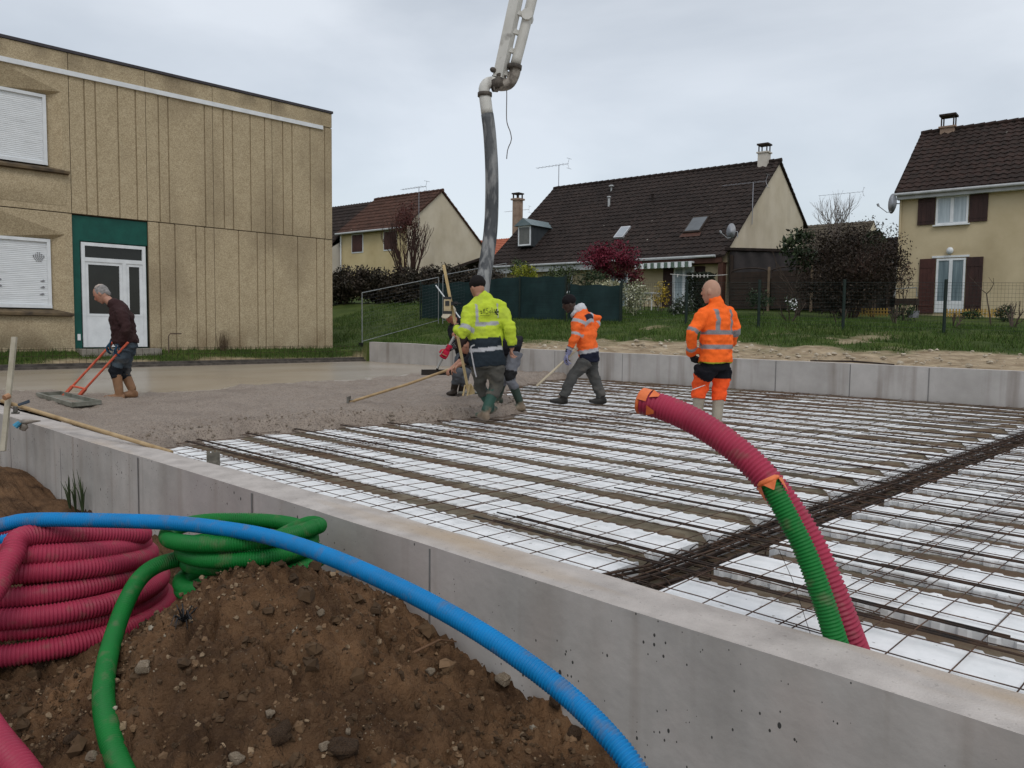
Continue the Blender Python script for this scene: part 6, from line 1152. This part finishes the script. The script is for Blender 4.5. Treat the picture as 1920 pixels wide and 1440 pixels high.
# ================================================================== tools
M_wd = mat('tool wood', (.30, .20, .10), (.44, .32, .18), 6, .7, stretch=(1, 1, .3)); M_pale = mat('new timber', (.50, .36, .17), (.62, .47, .25), 4, .65, stretch=(6, 6, .5)); M_ohandle = mat('orange paint', (.52, .085, .045), (.66, .14, .075), 12, .5); M_alu = mat('dirty aluminium', (.15, .15, .12), (.28, .28, .24), 6, .5, metal=.3); M_steel = mat('dull steel', (.10, .095, .085), (.2, .19, .17), 9, .5, metal=.6)
zf = .118
q = [atz(70, 744, zf), atz(136, 764, zf), atz(188, 759, zf), atz(116, 741, zf)]; q = [A([p[0], p[1], zf]) for p in q]; rt = empty('bull_float', sum(q)/4, 'orange handled bull float lying on the wet concrete by the grey haired man', 'bull float')
b = MB(); b.prism(q, (0, 0, .012))
for i in range(4): b.beam(q[i]+UP*.035, q[(i+1) % 4]+UP*.035, .035, .05)
b.build('float_blade', M_alu, rt); h1 = [J(136, 756, 11.25), J(160, 729, 11.2), J(213, 671, 11.15), J(240, 642, 11.12)]; h2 = [J(112, 750, 11.45), J(136, 724, 11.45), J(199, 656, 11.48), J(218, 634, 11.5)]
for h in (h1, h2): b = MB(); b.beam(h[0], h[1], .05, .035); b.tube(h[1:], .017, 8); b.build('handle', M_ohandle, rt)
b = MB(); b.tube([h1[1], h2[1]], .016, 8); b.build('crossbar', M_ohandle, rt)
# long handled rake held by the bent man
a, c = J(652, 755, 10.9), J(878, 680, 11.0); rt = empty('rake', a, 'long wooden handled concrete rake reaching left over the rough concrete', 'rake'); MB().tube([a, (a+c)/2-UP*.02, c], .019, 8).build('handle', M_wd, rt); P = J(654, 750, 10.9); MB().box(P-UP*.0, (.03, .16, .10), (nrm(RT*.9+UP*.3), FH, UP)).tube([P, a+(c-a)*.06], .014, 6).build('head', M_steel, rt)
# squeegee
a, c = J(820, 690, 12.0), J(852, 630, 11.85); rt = empty('squeegee', a, 'wide dark squeegee with white handle pushed by the stooping worker', 'squeegee'); MB().tube([a, c], .019, 8).build('handle', mat('white handle', (.45, .45, .43), rough=.5), rt); l, r_ = J(790, 698, 12.0), J(849, 698, 12.1); b = MB(); b.beam(l, r_, .03, .085); b.tube([(l+r_)/2+UP*.04, a+(c-a)*.08], .02, 6); b.build('blade', mat('squeegee rubber', (.022, .017, .014), rough=.7), rt)
# rake of the hooded worker
a, c = J(1006, 724, 11.7), J(1098, 640, 11.95); rt = empty('rake', a, 'pale handled toothed rake pulled by the hooded worker', 'rake'); MB().tube([a, c], .018, 8).build('handle', mat('pale ash', (.42, .36, .25), (.52, .45, .33), 6, .7), rt); l, r_ = J(981, 726, 11.7), J(1012, 729, 11.55); b = MB().tube([l, r_], .012, 6)
for k in range(14): p = l+(r_-l)*k/13; b.tube([p, p-UP*.07-RT*.02], [.007, .004], 4)
b.build('head', M_steel, rt)
# levelling staff with receiver
a, c = J(878, 732, 10.0), J(832, 497, 9.75); rt = empty('levelling_staff', a, 'upright pale timber staff with a laser receiver clamped on it', 'levelling staff'); MB().beam(a, c, .03, .075, FH).build('staff', M_pale, rt)
b = MB(); x_ = nrm(c-a); 
for (p0, p1) in (((868, 742), (872, 722)), ((876, 742), (881, 720))): b.beam(J(*p0, 9.95), J(*p1, 9.95), .02, .03, FH)
b.prism([J(879, 741, 9.97), J(882, 719, 9.97), J(888, 728, 9.97), J(890, 738, 9.97)], FH*.08); b.build('foot_block', M_pale, rt)
P = J(839, 572, 9.72); MB().box(P, (.085, .05, .165), (RT, FH, UP)).build('receiver', mat('receiver cream', (.42, .33, .20), rough=.5), rt); rcv = MB().box(P-FH*.028+UP*.02, (.05, .006, .06), (RT, FH, UP)).box(P+UP*.085, (.09, .056, .03), (RT, FH, UP)).box(P-UP*.09, (.11, .06, .035), (RT, FH, UP)); rcv.build('receiver_display', mat('display', (.03, .03, .03), rough=.3), rt); MB().box(J(850, 569, 9.74), (.10, .07, .045), (RT, FH, UP)).tube([J(852, 569, 9.7), J(864, 569, 9.68)], .010, 6).build('clamp', M_black, rt)
c0_ = J(882, 738, 10.1); b = MB(); b.ering([(c0_, RT, FH, .15, .09), (c0_+UP*.02, RT, FH, .17, .10)], 14); tag(b.build('float_dish', M_alu), 'shallow grey dish beside the foot of the timber staff', 'dish')
pp = [J(893, 707, 9.3), J(889, 690, 9.3), J(883, 655, 9.3), J(885, 649, 9.3), J(890, 647, 9.3)]; tag(MB().tube(spline(pp, .02), .009, 6).build('metal_hook', mat('bright steel', (.45, .45, .46), rough=.35, metal=.5)), 'bright bent steel hook hanging at the left side of the yellow jacket', 'hook')
# items on the front wall
a, c = J(4, 752, 8.3), J(322, 848, 6.75); rt = empty('broom_handle', c, 'long wooden handle lying along the front wall beside the fresh concrete', 'handle'); MB().tube([a, (a+c)/2, c], [.021, .021, .018], 10).build('pole', M_wd, rt)
a, c = J(4, 800, 8.0), J(27, 632, 8.35); MB_ = MB().beam(a-UP*.25, c, .05, .03, FH); tag(MB_.build('timber_stake', mat('grey stake', (.30, .27, .20), (.42, .38, .30), 5, .8)), 'grey timber stake standing at the left edge of the picture', 'stake')
P = J(44, 757, 8.0); rt = empty('trowel', P, 'blue steel trowel resting on a clamp above the front wall', 'trowel'); MB().prism([J(33, 759, 8.0), J(55, 751, 8.1), J(56, 755, 8.1), J(35, 762, 8.0)], UP*.01).build('blade', mat('blue steel', (.05, .065, .085), rough=.4, metal=.5), rt); MB().tube([J(29, 773, 8.0), J(29, 762, 8.0)], .022, 8).tube([J(22, 774, 8.0), J(36, 774, 8.0)], .012, 6).build('clamp', M_steel, rt); MB().tube([J(8, 746, 8.05), J(17, 742, 8.1)], .03, 8).build('handle', mat('trowel handle', (.42, .22, .12), rough=.6), rt)
P = J(44, 798, 7.62); b = MB(); b.ell(P, [RT, FH, UP], (.045, .03, .05), 10, 8); b.tube([P+UP*.03, J(55, 790, 7.6), J(76, 789, 7.65)], [.03, .02, .006], 8); b.v[0] += RNG.normal(0, .004, b.v[0].shape); o = tag(b.build('rag', mat('dirty rag', (.20, .17, .14), (.32, .28, .24), 9, .9), smooth=True), 'dirty rag with a blue tip hanging over the front wall', 'rag'); MB().tube([J(37, 792, 7.58), J(28, 800, 7.56)], [.022, .03], 7).build('blue_tip', mat('blue cloth', (.05, .22, .34), rough=.8), o)
P = J(400, 866, 6.2); b = MB()
for k in range(11): b.box(P+RT*(k-5)*.012*.8+UP*(.03+.006*(k % 3)), (.006, .012, .10-.006*(k % 4)), (RT, FH, UP))
b.box(P-UP*.01, (.10, .02, .04), (RT, FH, UP)); tag(b.build('scraper', mat('grey brush', (.13, .12, .10), (.24, .22, .18), 20, .9)), 'grey comb like scraper leaning on the inner edge of the front wall', 'scraper')
